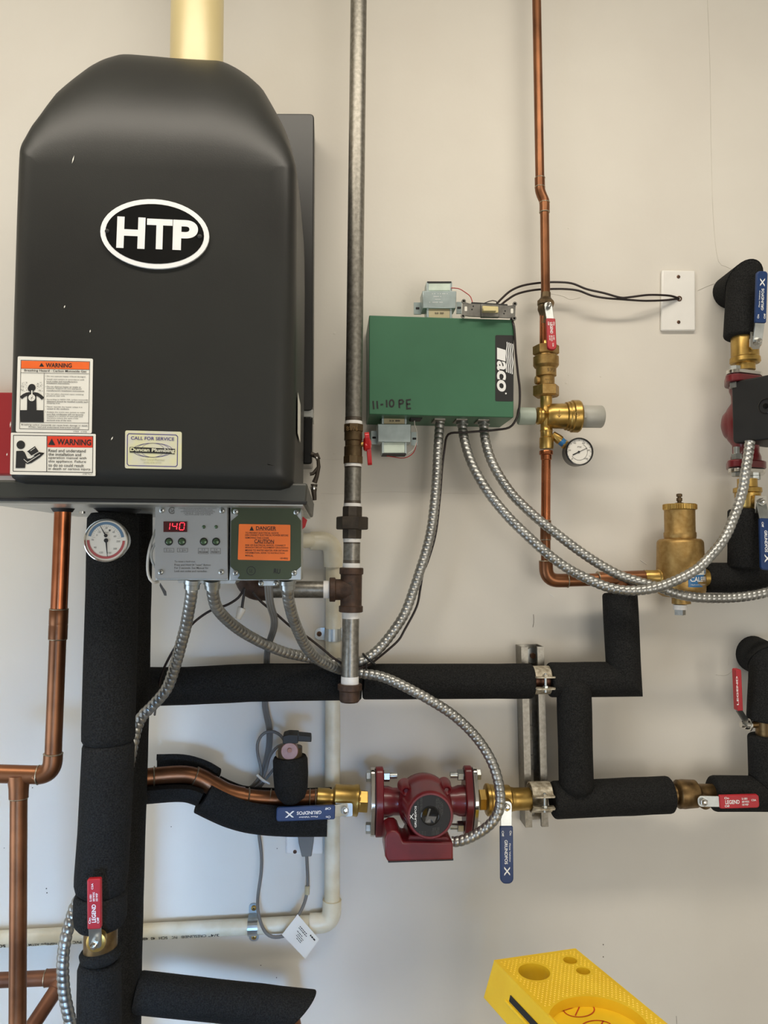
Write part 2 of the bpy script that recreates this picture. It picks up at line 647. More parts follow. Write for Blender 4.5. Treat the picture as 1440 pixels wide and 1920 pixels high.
# ceiling lamp
lamp = thing('ceiling_lamp', 'long white ceiling lamp over the boiler wall', 'lamp', LAMP)
MB().box((LAMP.x, LAMP.y, 3.17), (2.5, .26, .06)).build('housing', 'white_plastic', lamp, bevel=.004)
for dy in (-.06, .06):
    MB().cyl((LAMP.x - 1.2, LAMP.y + dy, 3.12), (LAMP.x + 1.2, LAMP.y + dy, 3.12), .013).build('tube', 'lamp_white', lamp)
# marks on the wall
def crack(pts, r=.0005, m='crack'):
    MB().tube(catmull(path(*[(x, y, .0001) for x, y in pts]), .008), r * .75, 5).build('crack', m, wall)
crack([(1326, -10), (1331, 120), (1333, 260), (1336, 380), (1341, 455), (1347, 490), (1352, 496)], .0006)
crack([(1308, 545), (1330, 535), (1350, 528), (1352, 520)], .0008)
crack([(1352, 497), (1362, 500), (1376, 508)], .0006)
crack([(1013, 548), (1040, 552), (1058, 556), (1068, 562), (1088, 558)], .0006)
crack([(600, 925), (640, 926), (720, 922), (800, 924), (900, 926)], .0003)
crack([(600, 861), (625, 862), (642, 861)], .0003)
crack([(1200, 1050), (1206, 1054), (1212, 1058)], .0010, 'ptfe')
crack([(1000, 1152), (1001, 1165), (999, 1176)], .0006, 'speck')
crack([(1030, 1114), (1036, 1117), (1038, 1120)], .0008, 'ptfe')
crack([(1366, 1232), (1366, 1248)], .0006)
crack([(1342, 1265), (1362, 1266), (1376, 1254)], .0008)
crack([(1268, 1905), (1269, 1920)], .0004, 'speck')
for x, y, r in ((627, 625, 3.4), (627, 850, 3), (1126, 706, 2), (1062, 718, 3), (1349, 776, 2), (1066, 428, 2), (1113, 527, 1.5), (1066, 703, 1.6)):
    MB().lathe(P(x, y, 0), N, [(-.001, M(r, 0)), (.0003, M(r, 0) * .8), (.0006, 0)], 10).build('dimple', 'wall_paint', wall)
for x, y, r in ((321, 1550, 1), (519.6, 1591, 1.2), (489, 1810, 1.1), (518.5, 1833, 1.1), (1131, 1771, 1.3), (1131, 1794, 1.3), (87, 1666, 1.4), (88, 1674, 1.4), (8, 1590, 1), (61, 1477, 1.2)):
    MB().lathe(P(x, y, 0), N, [(-.001, M(r, 0)), (.0006, M(r, 0) * .7), (.0008, 0)], 8).build('speck', 'speck', wall)

# ================================================================ the boiler
FD = 0.44                                   # front of the cover, metres off the wall
boiler = thing('boiler', 'tall black wall-hung boiler with a rounded top and white oval badge', 'boiler', P(290, 945, .2))
arch = [(33.5, 288), (36, 264), (42, 245), (51.7, 228), (67, 205), (86, 185), (103, 169), (120.6, 155), (150.7, 133.5), (168, 122.5), (185, 112.5), (205, 104), (222, 99), (239, 96), (280, 99), (323, 103), (360, 105.5), (395, 107.5), (415.5, 109.5), (439, 120.5), (455, 131), (469, 142), (495, 168), (516.7, 194), (534, 219.6), (547, 254), (554.5, 288)]
arch = [(p.x, p.y) for p in catmull([Vector((x, y, 0)) for x, y in arch], 9)]
zc = P(290, 305, FD).z
DB, BA = .17, FD - .17                      # ellipse of the front top edge: centre depth, half axis
rim = []                                    # (x, z, kind)
def sil_d(y):
    k = min(1, max(0, (300 - y) / 140))
    return .43 * (1 - k) + .315 * k
for x, y in [(16, 886), (18, 800), (20.5, 700), (23, 600), (26, 500), (29, 400), (32, 320)]:
    p = P(x, y, .425); rim.append((p.x, p.z, 's'))
for x, y in arch:
    p = P(x, y, sil_d(y))
    kx = min(1, max(0, (300 - y) / 202))
    kx = kx ** 2.2 if x < 290 else kx * kx * (3 - 2 * kx)
    rim.append((P(x, y, .425 * (1 - kx) + .315 * kx).x, p.z, 'a'))
for x, y in [(556, 320), (556.5, 400), (556, 500), (555, 600), (554, 700), (553, 800), (552, 880)]:
    p = P(x, y, .425); rim.append((p.x, p.z, 's'))
for x, y in [(550, 905), (543, 914), (525, 919)]:
    p = P(x, y, .425); rim.append((p.x, p.z, 'b'))
for x, y in [(400, 916), (270, 913), (140, 910), (45, 907), (30, 903), (20, 896)]:
    p = P(x, y, .425); rim.append((p.x, p.z, 'b'))
cx = (rim[0][0] + P(553, 800, .425).x) / 2
slices = [None, FD, FD - .0012, FD - .0035, FD - .007, FD - .012, FD - .018, FD - .024, .405, .39, .375, .36, .345, .33, .31, .29, .27, .25, .23, .21, .19, DB, .115]
vs, fs = [], []
RR = .024
zbot = min(r[1] for r in rim)
for d in slices:
    extra = .008 if d is None else 0.0
    d = FD if d is None else d
    k = FD - RR
    ins = RR - math.sqrt(max(0, RR * RR - (d - k) ** 2)) if d > k else 0
    ins += extra
    cs = max(0, min(1, (d - DB) / BA))
    sn = math.sqrt(max(0, 1 - cs * cs))
    for x, z, kd in rim:
        fx = (x - cx) / abs(rim[0][0] - cx)
        x2 = x - fx * ins
        if kd == 'a' or z > zc:
            z2 = zc + max(0.0, z - zc) / .86 * sn + min(0, z - zc) - extra
        else:
            z2 = z
            if z < zbot + .03:
                z2 = z + ins * (1 - (z - zbot) / .03)
        if extra:
            z2 = min(z2, zc - extra)
        vs.append(Vector((x2, -d, z2)))
n = len(rim)
for i in range(len(slices) - 1):
    for j in range(n):
        j2 = (j + 1) % n
        fs.append((i * n + j, i * n + j2, (i + 1) * n + j2, (i + 1) * n + j))
fs.append(list(range(n)))
fs.append([(len(slices) - 1) * n + j for j in range(n - 1, -1, -1)])
cover = MB().add(vs, fs).build('cover', 'black_plastic', boiler, smooth=45)
# base, underside, back plate
b = MB().pix([(-48, 899), (577, 906), (574, 945), (-48, 938)], .418, .03)
b.build('base_frame', 'base_sheet', boiler, bevel=.003)
MB().pix([(-49, 931), (576, 939), (574.5, 945.5), (-49, 938.5)], .4188, .40).build('lower_lip', 'black_rubber', boiler, bevel=.001)
MB().pix([(-40, 938), (568, 944.5), (568, 949), (-40, 943)], .412, .035).build('underside_plate', 'zinc_sheet', boiler)
MB().pix(rounded([(430, 212), (589, 213), (586.5, 770), (430, 770)], 9), .075, .0).build('back_plate', 'black_sheet', boiler, bevel=.002)
MB().pix([(545, 768), (587, 768), (587, 783), (545, 783)], .07, .0).build('rib', 'zinc_sheet', boiler)
MB().pix(rounded([(560, 781), (586, 781), (585, 870), (560, 870)], 5), .085, .0).build('side_bracket', 'gloss_black', boiler, bevel=.002)
# side stickers
A = P(556, 720, .425)
b = MB()
sx = P(554.5, 760, .425).x + .0015
zl0, zl1 = P(555, 735, .40).z, P(555, 812, .40).z
b.add([(sx, -.40, zl0), (sx, -.31, zl0), (sx, -.31, zl1), (sx, -.40, zl1)], [(0, 1, 2, 3)])
b.build('side_label', 'label_white', boiler)
# draw latch on the right side
lt = MB()
lt.cyl(P(583, 851, .10), P(592, 855, .10), M(4.5, .1), 14)
lt.slab(P(592, 850, .105), P(597, 862, .105), M(8, .1), .008, X)
lt.tube(path((596, 857, .105), (597.5, 875, .105), (594, 893, .105), (589.5, 905, .105)), [M(3, .1), M(3.6, .1), M(4, .1), M(5, .1)], 12)
lt.tube(path((596, 877, .105), (587, 888, .105), (581, 889, .105)), M(3.2, .1), 10)
lt.tube(path((589, 908, .105), (588.5, 922, .105), (590, 938, .105)), [M(6.5, .1), M(5, .1), M(3.6, .1)], 12)
lt.build('latch', 'iron_dark', boiler)
lt = MB()
lt.lathe(P(593.5, 859, .113), N, [(0, M(2.6, .1)), (.002, M(2, .1)), (.003, 0)], 12)
lt.build('rivet', 'chrome', boiler)
MB().lathe(P(588, 914, .105), Z, [(-.004, M(5.5, .1)), (0, M(6.8, .1)), (.004, M(5, .1))], 14).build('latch_collar', 'chrome', boiler)
# badge
bd = MB()
E = lambda rx, ry, d, k=48: [P(290 + rx * math.cos(2 * PI * i / k), 438.5 + ry * math.sin(2 * PI * i / k) + 0.045 * rx * math.cos(2 * PI * i / k), d) for i in range(k)]
bd.prism(E(102, 65, FD + .003), (0, .004, 0))
badge = bd.build('badge', 'ink_white', boiler)
b = MB(); b.face(E(92.5, 56, FD + .0033)); b.build('badge_field', 'gloss_black', badge)
b = MB(); ptext(b, 'H', 219, 435, 272, 437.5, 60, FD + .0038, .034); ptext(b, 'T', 275, 438, 323, 440, 58, FD + .0038, .034); ptext(b, 'P', 324, 440, 371, 442, 58, FD + .0038, .036)
b.build('badge_lettering', 'ink_white', badge)
for x, y in ((201, 433.5), (374.5, 443.5)):
    screw(badge, P(x, y, FD + .0035), M(4.2, FD), 'ink', slot=False)
# chips in the plastic
for x, y, l, a in ((137, 299, 8, 75), (121, 575, 3, 70), (169, 621, 3, 80), (210, 822, 4, 60), (19.5, 796, 6, 85), (346, 901, 3, 10), (13, 852, 3, 80)):
    ca, sa = math.cos(math.radians(a)), math.sin(math.radians(a))
    yy = .0006 if y < 890 and x > 25 else -.012
    b = MB(); b.face([P(x - ca * l, y + sa * l, FD + yy), P(x + sa * 1.2, y + ca * 1.2, FD + yy), P(x + ca * l, y - sa * l, FD + yy), P(x - sa * 1.2, y - ca * 1.2, FD + yy)])
    b.build('chip', 'label_white', boiler)

# ---- labels on the cover: crop pixels /4 + (0, 640)
def L(x, y): return (x / 4, 640 + y / 4)
D1, D2 = FD + .0006, FD + .0009
b = MB(); b.pix(rounded([L(133, 112), L(697, 130), L(688, 690), L(118, 680)], 3), FD + .0004, FD - .001)
wl = b.build('warning_label', 'label_white', boiler, label='white carbon monoxide warning label with orange band')
b = MB(); b.face([P(*L(x, y), D1) for x, y in ((160, 145), (670, 155), (669, 212), (158, 203))]); b.build('band', 'label_orange', wl)
b = MB()
frame_line(b, [L(157, 141), L(673, 152), L(664, 664), L(147, 655)], .8, D1)
stroke(b, [L(158, 204), L(670, 212)], .7, D2); stroke(b, [L(156, 235), L(668, 243)], .7, D2); stroke(b, [L(149, 607), L(664, 613)], .7, D2); stroke(b, [L(331, 238), L(327, 608)], .7, D2)
b.face([P(*L(x, y), D2) for x, y in ((294, 189), (330, 189), (312, 161))])
ptext(b, 'WARNING', *L(343, 178), *L(538, 181), 8.2, D2, .02)
ptext(b, 'Breathing Hazard - Carbon Monoxide Gas', *L(182, 219), *L(647, 228), 5.2, D2, .014)
for t, y, x1, in (('• Do not operate heater if flood damaged.', 262, 644), ('• Install vent system in accordance with', 285, 632), ('local codes and manufacturers', 300, 580), ('installation instructions.', 314, 523),
               ('• Do not obstruct heater air intake or', 339, 608), ('exhaust. Support all vent piping per', 354, 614), ('manufacturers installation instructions.', 369, 634), ('• Do not place chemical vapor emitting', 395, 626), ('products near unit.', 409, 488),
               ('• According to NFPA 720, carbon monoxide', 436, 660), ('detectors should be installed outside each', 450, 660), ('sleeping area.', 464, 452), ('• Never operate the heater unless it is', 491, 616), ('vented to the outdoors.', 505, 520),
               ('• Analyze the entire vent system to make', 531, 636), ('sure that condensate will not become', 546, 624), ('trapped in a section of vent pipe and', 561, 618), ('therefore reduce the open cross', 576, 586), ('sectional area of the vent.', 591, 536)):
    x0 = 340 if t[0] == '•' else 350
    ptext(b, t, *L(x0, y), *L(x1, y + (x1 - x0) * .016), 2.9, D2, .006)
ptext(b, 'Breathing carbon monoxide can cause brain damage or death.', *L(160, 625), *L(660, 635), 3.2, D2, .012)
ptext(b, 'Always read and understand instruction manual.', *L(212, 642), *L(600, 650), 3.2, D2, .012)
ptext(b, 'LP204   6/2006', *L(550, 675), *L(652, 678), 2.2, D2)
# breathing figure
def pc(b, x, y, r, d, k=20): b.face([P(*L(x + r * math.cos(2 * PI * i / k), y + r * math.sin(2 * PI * i / k)), d) for i in range(k)])
pc(b, 239, 347, 28, D2)
b.face([P(*L(x, y), D2) for x, y in ((214, 335), (207, 352), (213, 372), (230, 376), (236, 350))])
b.face([P(*L(x, y), D2) for x, y in ((226, 366), (248, 366), (252, 394), (224, 394))])
b.face([P(*L(x, y), D2) for x, y in ((152, 604), (150, 516), (202, 516), (204, 408), (222, 386), (254, 386), (272, 408), (274, 516), (325, 517), (325, 606))])
stroke(b, [L(156, 424), L(178, 406), L(200, 396), L(225, 392)], 6, D2); stroke(b, [L(252, 392), L(280, 397), L(302, 410), L(323, 430)], 6, D2)
for i in range(110):
    sg = -1 if i % 2 else 1
    x, y = 240 + sg * random.uniform(34, 82), random.uniform(306, 374)
    pc(b, x, y, random.uniform(1, 2.4), D2, 5)
b.build('print', 'ink', wl)
b = MB(); pc(b, 238, 423, 26, D2 + .0003); stroke(b, [L(239, 368), L(239, 400)], 2.2, D2 + .0003); b.build('lungs', 'label_white', wl)
b = MB()
for i in range(40):
    g, r = random.uniform(0, 2 * PI), random.uniform(0, 22)
    pc(b, 238 + r * math.cos(g), 423 + r * math.sin(g), random.uniform(.8, 2), D2 + .0005, 5)
b.build('lung_dots', 'ink', wl)

b = MB(); b.pix(rounded([L(82, 685), L(718, 695), L(715, 1010), L(75, 998)], 2), FD + .0004, FD - .001)
wl = b.build('manual_label', 'label_white', boiler, label='white warning label with red heading and reader pictogram')
b = MB(); b.face([P(*L(x, y), D1) for x, y in ((355, 711), (697, 715), (696, 797), (355, 794))]); b.build('band', 'label_red', wl)
b = MB()
frame_line(b, [L(101, 704), L(697, 712), L(694, 984), L(98, 974)], 1.1, D1)
stroke(b, [L(352, 708), L(350, 978)], 1.1, D2)
b.face([P(*L(x, y), D2) for x, y in ((362, 776), (414, 778), (388, 728))])
ptext(b, 'WARNING', *L(427, 753), *L(684, 759), 11, D2, .022)
for t, y, x1 in (('Read and understand', 818, 642), ('the installation and', 846, 608), ('operation manual with', 874, 648), ('this appliance. Failure', 901, 645), ('to do so could result', 928, 628), ('in death or serious injury.', 957, 682)):
    ptext(b, t, *L(363, y), *L(x1, y + 4), 5.6, D2, .008)
ptext(b, 'LP387 Rev 0', *L(620, 994), *L(692, 996), 2.2, D2)
pc(b, 156, 776, 32, D2, 28)
b.face([P(*L(x, y), D2) for x, y in ((122, 822), (170, 820), (185, 832), (206, 880), (232, 878), (298, 838), (334, 838), (300, 870), (236, 912), (206, 920), (192, 912), (188, 950), (117, 950))])
b.face([P(*L(x, y), D2) for x, y in ((202, 826), (262, 786), (292, 828), (232, 858))])
b.face([P(*L(x, y), D2) for x, y in ((240, 856), (292, 830), (335, 838), (292, 866))])
b.build('print', 'ink', wl)
b = MB(); stroke(b, [L(206, 830), L(236, 862), L(296, 826)], 1, D2 + .0004); stroke(b, [L(228, 822), L(262, 798)], .8, D2 + .0004); stroke(b, [L(178, 884), L(206, 908), L(300, 848)], .9, D2 + .0004); b.build('print_lines', 'label_white', wl)

def Q(x, y): return (225 + x / 11.52, 800 + y / 11.52)
b = MB(); b.pix(rounded([Q(112, 80), Q(1335, 110), Q(1330, 922), Q(105, 900)], 4), FD + .0004, FD - .001)
sl = b.build('service_label', 'label_cream', boiler, label='shiny cream service sticker with blue frame')
b = MB()
frame_line(b, [Q(x, y) for x, y in ((190, 150), (1205, 178), (1245, 215), (1236, 828), (1205, 862), (185, 838), (155, 800), (160, 185))], 1.4, D1)
for sx_, dx in ((1, 300), (-1, 300)):
    for off in (0, 55, 150):
        pts = []
        for i in range(13):
            g = PI * i / 12
            pts.append(Q(705 + (430 - off * 1.2) * math.cos(g), 508 - sx_ * 152 * math.sin(g)))
        stroke(b, pts, .55 if off else .8, D1)
ptext(b, 'CALL FOR SERVICE', *Q(235, 243), *Q(1170, 268), 6.2, D2, .012)
b.build('print_blue', 'ink_blue', sl)
b = MB(); b.face([P(*Q(x, y), D2) for x, y in ((210, 440), (640, 452), (1190, 480), (1178, 596), (1120, 590), (210, 556))]); b.build('name_plate', 'ink', sl)
b = MB(); ptext(b, 'Duncan Plumbing', *Q(222, 500), *Q(1180, 530), 8.6, D2 + .0004, .035); b.build('name_lettering', 'label_cream', sl)
b = MB(); ptext(b, 'Your Local Plumber', *Q(435, 705), *Q(970, 718), 3.6, D2); ptext(b, '(610) 476 3732', *Q(505, 778), *Q(888, 786), 3.6, D2); b.build('print_faint', 'ink_faint', sl)

# ---- pipe collars under the boiler
for x, y, r, d in ((118, 952, 27, .30), (222, 955, 52, .30)):
    c = P(x, y, d)
    MB().lathe(c + Z * .012, -Z, [(0, M(r, d)), (.004, M(r * 1.08, d)), (.008, M(r, d)), (.012, M(r * .8, d)), (.018, M(r * .62, d))], 28).build('grommet', 'black_rubber', boiler)
for x, y in ((56, 942.5), (241, 947.5), (154, 963)):
    MB().lathe(P(x, y, .33) + Z * .003, -Z, [(0, .004), (.003, .004), (.004, 0)], 10).build('bolt', 'chrome', boiler)

# red board at the left edge
b = MB().pix([(-90, 735), (60, 736), (60, 889), (-90, 889)], .03, 0)
b.build('red_board', 'red_panel', label='red board on the wall beside the left edge of the boiler', cat='board', bevel=.002)
# vent pipe
vt = thing('vent_pipe', 'glossy cream yellow vent pipe rising above the boiler', 'pipe', P(369, 115, .2))
c = P(369, 104, .20)
c.z = zc + (P(369, 107, .315).z - zc) / .86 + .001
MB().cyl((c.x, c.y, c.z), (c.x, c.y, RZ1), M(49.5, .20), 48).build('pipe', 'vent', vt)
MB().lathe((c.x, c.y, RZ1), -Z, [(0, .09), (.006, .09), (.012, .062)], 40).build('ceiling_collar', 'white_plastic', vt)

# ================================================================ generic builders
def ringbead(mb, c, axis, r, w=.0012, seg=24):
    mb.lathe(Vector(c) - Vector(axis).normalized() * w, axis, [(0, r * .98), (w * .5, r * 1.07), (w, r * 1.09), (w * 1.5, r * 1.07), (w * 2, r * .98)], seg)


def solder(parent, A, B, r, name='solder_joint'):
    mb = MB(); ringbead(mb, A, Vector(B) - Vector(A), r); mb.build(name, 'solder', parent)


def along(A, B, k):
    return Vector(A).lerp(Vector(B), k)


def foam_tube(parent, pts, r, name='foam_sleeve', t0=None, t1=None, m='foam', seg=30, soft=.10):
    """foam sleeve with softly rounded ends and a slightly uneven skin"""
    pts = [Vector(p) for p in pts]
    out, rr = [], []
    tot = sum((b - a).length for a, b in zip(pts, pts[1:]))
    if t0 is None:
        out.append(pts[0]); rr.append(r * (1 - soft))
        out.append(pts[0] + (pts[1] - pts[0]).normalized() * r * .06); rr.append(r * (1 - soft * .3))
        out.append(pts[0] + (pts[1] - pts[0]).normalized() * r * .16); rr.append(r)
    else:
        out.append(pts[0]); rr.append(r)
    for a, b2 in zip(pts, pts[1:]):
        nseg = max(1, int((b2 - a).length / .03))
        for i in range(1, nseg + 1):
            if b2 is pts[-1] and i == nseg:
                continue
            p = a.lerp(b2, i / nseg)
            if (p - out[-1]).length > r * .05 and (p - pts[-1]).length > r * .2:
                out.append(p); rr.append(r * (1 + random.uniform(-.012, .012)))
    e = (pts[-1] - pts[-2]).normalized()
    if t1 is None:
        out += [pts[-1] - e * r * .16, pts[-1] - e * r * .06, pts[-1]]
        rr += [r, r * (1 - soft * .3), r * (1 - soft)]
    else:
        out.append(pts[-1]); rr.append(r)
    return MB().tube(out, rr, seg, t0=t0, t1=t1).build(name, m, parent, smooth=50)


def conduit(label, pts, group=None, r=.0083, pitch=.0090, ends=True):
    pts = [P(*p) for p in pts]
    t = thing('flexible_conduit', label, 'conduit', pts[-1], group)
    cl = catmull(pts, pitch / 8)
    def prof(s, g):
        ph = (s / pitch + .5 * math.sin(g) * .35) % 1.0
        return .95 + .15 * (1 - abs((ph - .5) / .5) ** 3 - .4)
    MB().tube(cl, r, 16, prof=prof).build('hose', 'conduit_steel', t, smooth=60)
    if ends:
        e = (cl[6] - cl[0]).normalized()
        b = MB(); b.lathe(cl[0] - e * .004, e, [(0, r * 1.5), (.006, r * 1.5), (.007, r * 1.3), (.014, r * 1.3), (.015, r * 1.05)], 20)
        b.build('connector', 'bright_zinc', t)
    return t


def cord(name, label, cat, pts, r, m, step=.006, group=None):
    mb = MB(); mb.tube(catmull([P(*p) for p in pts], step), r, 10)
    return mb.build(name, m, label=label, cat=cat, group=group)


def lever(parent, pivot, g0, g1, w, grip, thick=.006, nrm=N, text=None, neck=None, arm_w=None, print_m='ink_white', flip=False, rnd=.75):
    """metal arm from the pivot to g0, coloured grip from g0 to g1 with printing"""
    pivot, g0, g1 = Vector(pivot), Vector(g0), Vector(g1)
    nrm = Vector(nrm).normalized()
    arm_w = arm_w or w * .8
    e = (g1 - g0).normalized()
    h = MB().slab(pivot - (g0 - pivot).normalized() * arm_w * .45, g0 + e * .006, arm_w, .0025, nrm, .7, .1).build('lever_arm', 'bright_zinc', parent, bevel=.0005)
    g = MB().slab(g0, g1, w, thick, nrm, .25, rnd).build('grip', grip, parent, bevel=.0016, bseg=3)
    b = MB()
    b.hexn(pivot + nrm * .001, pivot + nrm * .007, w * .30)
    b.lathe(pivot + nrm * .007, nrm, [(0, w * .16), (.004, w * .16), (.0045, 0)], 14)
    b.build('nut', 'chrome', parent)
    if text:
        n2 = (nrm - e * nrm.dot(e)).normalized()
        L_ = (g1 - g0).length
        c = (g0 + g1) / 2 + n2 * (thick / 2 + .0004)
        u = e if not flip else -e
        v = n2.cross(u)
        b = MB()
        for body, a0, a1, o, hh in text:
            put_text(b, body, c + u * (a0 + a1) / 2 * L_ + v * o * w, u * (a1 - a0) * L_, v * hh * w, .02)
        b.build('lettering', print_m, g)
    return h


LEG = [('LEGEND', -.36, .0, .0, .30), ('On', -.38, -.26, .30, .16), ('Off', -.38, -.26, -.30, .16), ('S-1001', .06, .2, .22, .16), ('600 WOG', .06, .24, .0, .15), ('150 WSP', .06, .22, -.22, .15), ('CSA', .3, .42, .1, .14)]
GRU = [('GRUNDFOS', -.26, .16, -.06, .24), ('X', .2, .36, .0, .44), ('Flow Valving', -.2, .12, .22, .14), ('On', -.42, -.34, .3, .16), ('Off', -.42, -.32, -.3, .16)]

# ================================================================ copper on the left
cp = thing('copper_pipe', 'copper pipe dropping from the boiler to an elbow and tee at the left edge', 'pipe', P(33, 1915, .28))
R34 = .0113
A, B = P(118, 950, .30), P(99.5, 1420, .29)
k = lambda y: along(A, B, (y - 950) / 470)
MB().cyl(k(940), k(1145), R34).build('pipe', 'copper_bright', cp)
MB().cyl(k(1145), k(1425), R34).build('pipe', 'copper', cp)
MB().lathe(k(1143), B - A, [(0, R34 * 1.07), (.001, R34 * 1.12), ((k(1170) - k(1143)).length, R34 * 1.12), ((k(1172) - k(1143)).length, R34 * 1.09), ((k(1174) - k(1143)).length, R34 * 1.12), ((k(1198) - k(1143)).length, R34 * 1.12), ((k(1199) - k(1143)).length, R34 * 1.06)], 28).build('coupling', 'copper', cp)
solder(cp, k(1143), k(1150), R34 * 1.06); solder(cp, k(1199), k(1206), R34 * 1.04)
Bc = P(98, 1453, .29); Bl = P(72, 1453, .29)
el = fillet([k(1413), k(1440), Bc + (Bl - Bc) * .1, Bl], .010, 8)
el = fillet([k(1413), Bc, Bl], .021, 10)
MB().tube(el, R34 * 1.13, 24).build('elbow', 'copper', cp)
solder(cp, k(1413), k(1420), R34 * 1.08); solder(cp, Bl, Bl - X * .01, R34 * 1.1)
T0, T1 = P(74, 1453, .29), P(-60, 1449, .29)
MB().cyl(T0, T1, R34 * 1.10).build('tee', 'copper', cp)
J0, J1 = P(35.5, 1452, .29), P(35, 1496, .29)
MB().lathe(J0, J1 - J0, [(0, R34 * 1.35), (.018, R34 * 1.16), ((J1 - J0).length, R34 * 1.12)], 26).build('tee_branch', 'copper', cp)
solder(cp, J1, J1 - Z * .01, R34 * 1.05)
MB().cyl(J1, P(31, 2300, .29), R34).build('pipe', 'copper', cp)

cp2 = thing('copper_pipe', 'dull copper pipe with a corner behind the conduit at bottom left', 'pipe', P(60, 1915, .2))
a, c, e = P(-60, 1840, .14), P(121, 1832, .14), P(40, 1955, .20)
MB().cyl(a, P(86, 1834, .14), .0111).build('pipe', 'copper_dull', cp2)
MB().tube(fillet([P(86, 1834, .14), c, along(c, e, .2)], .015, 8), .0126, 22).build('elbow', 'copper_dull', cp2)
MB().cyl(along(c, e, .15), e, .0111).build('pipe', 'copper_dull', cp2)
solder(cp2, P(86, 1834, .14), c, .0122)

# ================================================================ main insulated risers
def seg_foam(parent, prs, d):
    """prs: (y, xl, xr) rows in pixels"""
    pts = [P((l + r) / 2, y, d) for y, l, r in prs]
    rad = [M((r - l) / 2, d) for y, l, r in prs]
    return MB().tube(pts, rad, 32).build('foam_sleeve', 'foam', parent, smooth=60)
mp = thing('insulated_pipe', 'thick black foam-insulated pipe hanging straight below the boiler', 'pipe', P(186, 1915, .30))
seg_foam(mp, [(962, 174, 250), (972, 167, 257), (1000, 166, 257), (1100, 164.5, 256), (1250, 160, 253), (1360, 157, 250), (1384, 157, 250), (1390, 160, 247), (1392, 163, 244)], .30)
seg_foam(mp, [(1390, 163, 244), (1392.5, 160, 247), (1400, 158, 249), (1450, 155.5, 247), (1560, 150, 241), (1640, 144, 236), (1655, 143.5, 234.5), (1668, 146, 231), (1673, 150, 226)], .30)
seg_foam(mp, [(1671, 150, 226), (1674, 145, 231), (1682, 142.5, 234), (1710, 142, 234), (1726, 144, 233), (1735, 150, 228), (1738, 158, 220)], .30)
seg_foam(mp, [(1776, 162, 212), (1779, 155, 220), (1786, 152, 223), (1796, 154, 222), (1801, 160, 216)], .30)
seg_foam(mp, [(1800, 160, 215), (1804, 153, 221), (1815, 149, 223.5), (1870, 148, 224), (1920, 148, 224), (2000, 148, 224), (2250, 146, 222)], .30)
MB().lathe(P(189, 1746 - 14, .30), -Z, [(0, M(27, .3)), (.006, M(29, .3)), (.036, M(29, .3)), (.045, M(26, .3)), (.05, M(25, .3))], 28).build('valve_body', 'bronze', mp)
rp = thing('insulated_pipe', 'straight black insulated pipe standing close behind the thick riser', 'pipe', P(240, 1915, .15))
foam_tube(rp, path((249, 960, .15), (248, 1040, .15), (243, 1300, .15), (237, 1500, .15), (228, 1800, .15), (222, 2250, .15)), M(35, .15), seg=32)
hv = thing('valve_handle', 'upright red valve handle on the thick riser near the bottom', 'valve', P(179, 1775, .35))
pv = P(178.5, 1769, .352)
b = MB(); b.lathe(pv - N * .018, N, [(0, .010), (.010, .010), (.011, .0125), (.015, .0125), (.016, .010)], 24); b.build('stem_ring', 'brass', hv)
lever(hv, pv, P(178, 1740, .362), P(177.5, 1646, .362), M(24, .36), 'grip_red', .008, N, LEG, arm_w=M(22, .36), rnd=.3)

# gauge on the riser
gg = thing('pressure_gauge', 'round chrome gauge with blue and red scales on the thick riser', 'gauge', P(199, 1052, .34))
gc = P(199, 1013.5, .365)
def dialp(x, y): return P(140 + x / 9, 950 + y / 9, .3652)
b = MB(); b.lathe(gc - N * .02, N, [(0, M(37, .36)), (.016, M(40, .36)), (.020, M(40.2, .36)), (.0225, M(39.2, .36)), (.0232, M(37.5, .36)), (.0215, M(36.4, .36)), (.0195, M(35.5, .36)), (.0185, 0)], 48); b.build('case', 'chrome', gg)
dc = gc
b = MB(); disc(b, dc + N * .0002, M(36, .36), seg=48); face = b.build('dial', 'dial_white', gg)
c1 = P(140 + 530 / 9, 950 + 545 / 9, .3657)
b = MB(); annulus(b, dc + N * .0008 + Z * .0012, M(27.5, .36), M(32.5, .36), math.radians(8), math.radians(168)); b.build('blue_scale', 'dial_blue', face)
b = MB(); annulus(b, dc + N * .0008 + Z * .0005, M(29.5, .36), M(34, .36), math.radians(180), math.radians(358)); b.build('red_scale', 'dial_red', face)
b = MB()
D3 = .3662
gp = lambda x, y: (140 + x / 9, 950 + y / 9)
for i in range(21):
    g = math.radians(8 + 8 * i)
    q = lambda r: (199.3 + r * math.cos(g), 1012.3 - r * math.sin(g))
    stroke(b, [q(27.4), q(24.6 if i % 5 else 21)], .35, D3)
for t, x, y in (('0', 375, 480), ('10', 415, 430), ('20', 535, 360), ('40', 655, 430), ('60', 680, 500), ('psi', 540, 435), ('70', 300, 560), ('90', 345, 690), ('120', 445, 775), ('150', 585, 780), ('200', 680, 710), ('250', 735, 585)):
    X0, Y0 = gp(x, y); ww = 2.2 * len(t)
    ptext(b, t, X0 - ww / 2, Y0, X0 + ww / 2, Y0, 3.2, D3)
b.face([P(*gp(590 + 18 * math.cos(a / 6 * PI), 400 + 18 * math.sin(a / 6 * PI)), D3) for a in range(12)])
b.build('dial_print', 'ink_grey', face)
b = MB()
def needle(b, c, tip, w, d):
    A, B = P(*gp(*c), d), P(*gp(*tip), d)
    s = N.cross((B - A).normalized()) * M(w, d)
    b.face([A - s, B - s * .25, B + s * .25, A + s])
needle(b, (525, 490), (425, 315), 1.3, .3666); disc(b, P(*gp(525, 488), .3668), M(3.3, .36), seg=16)
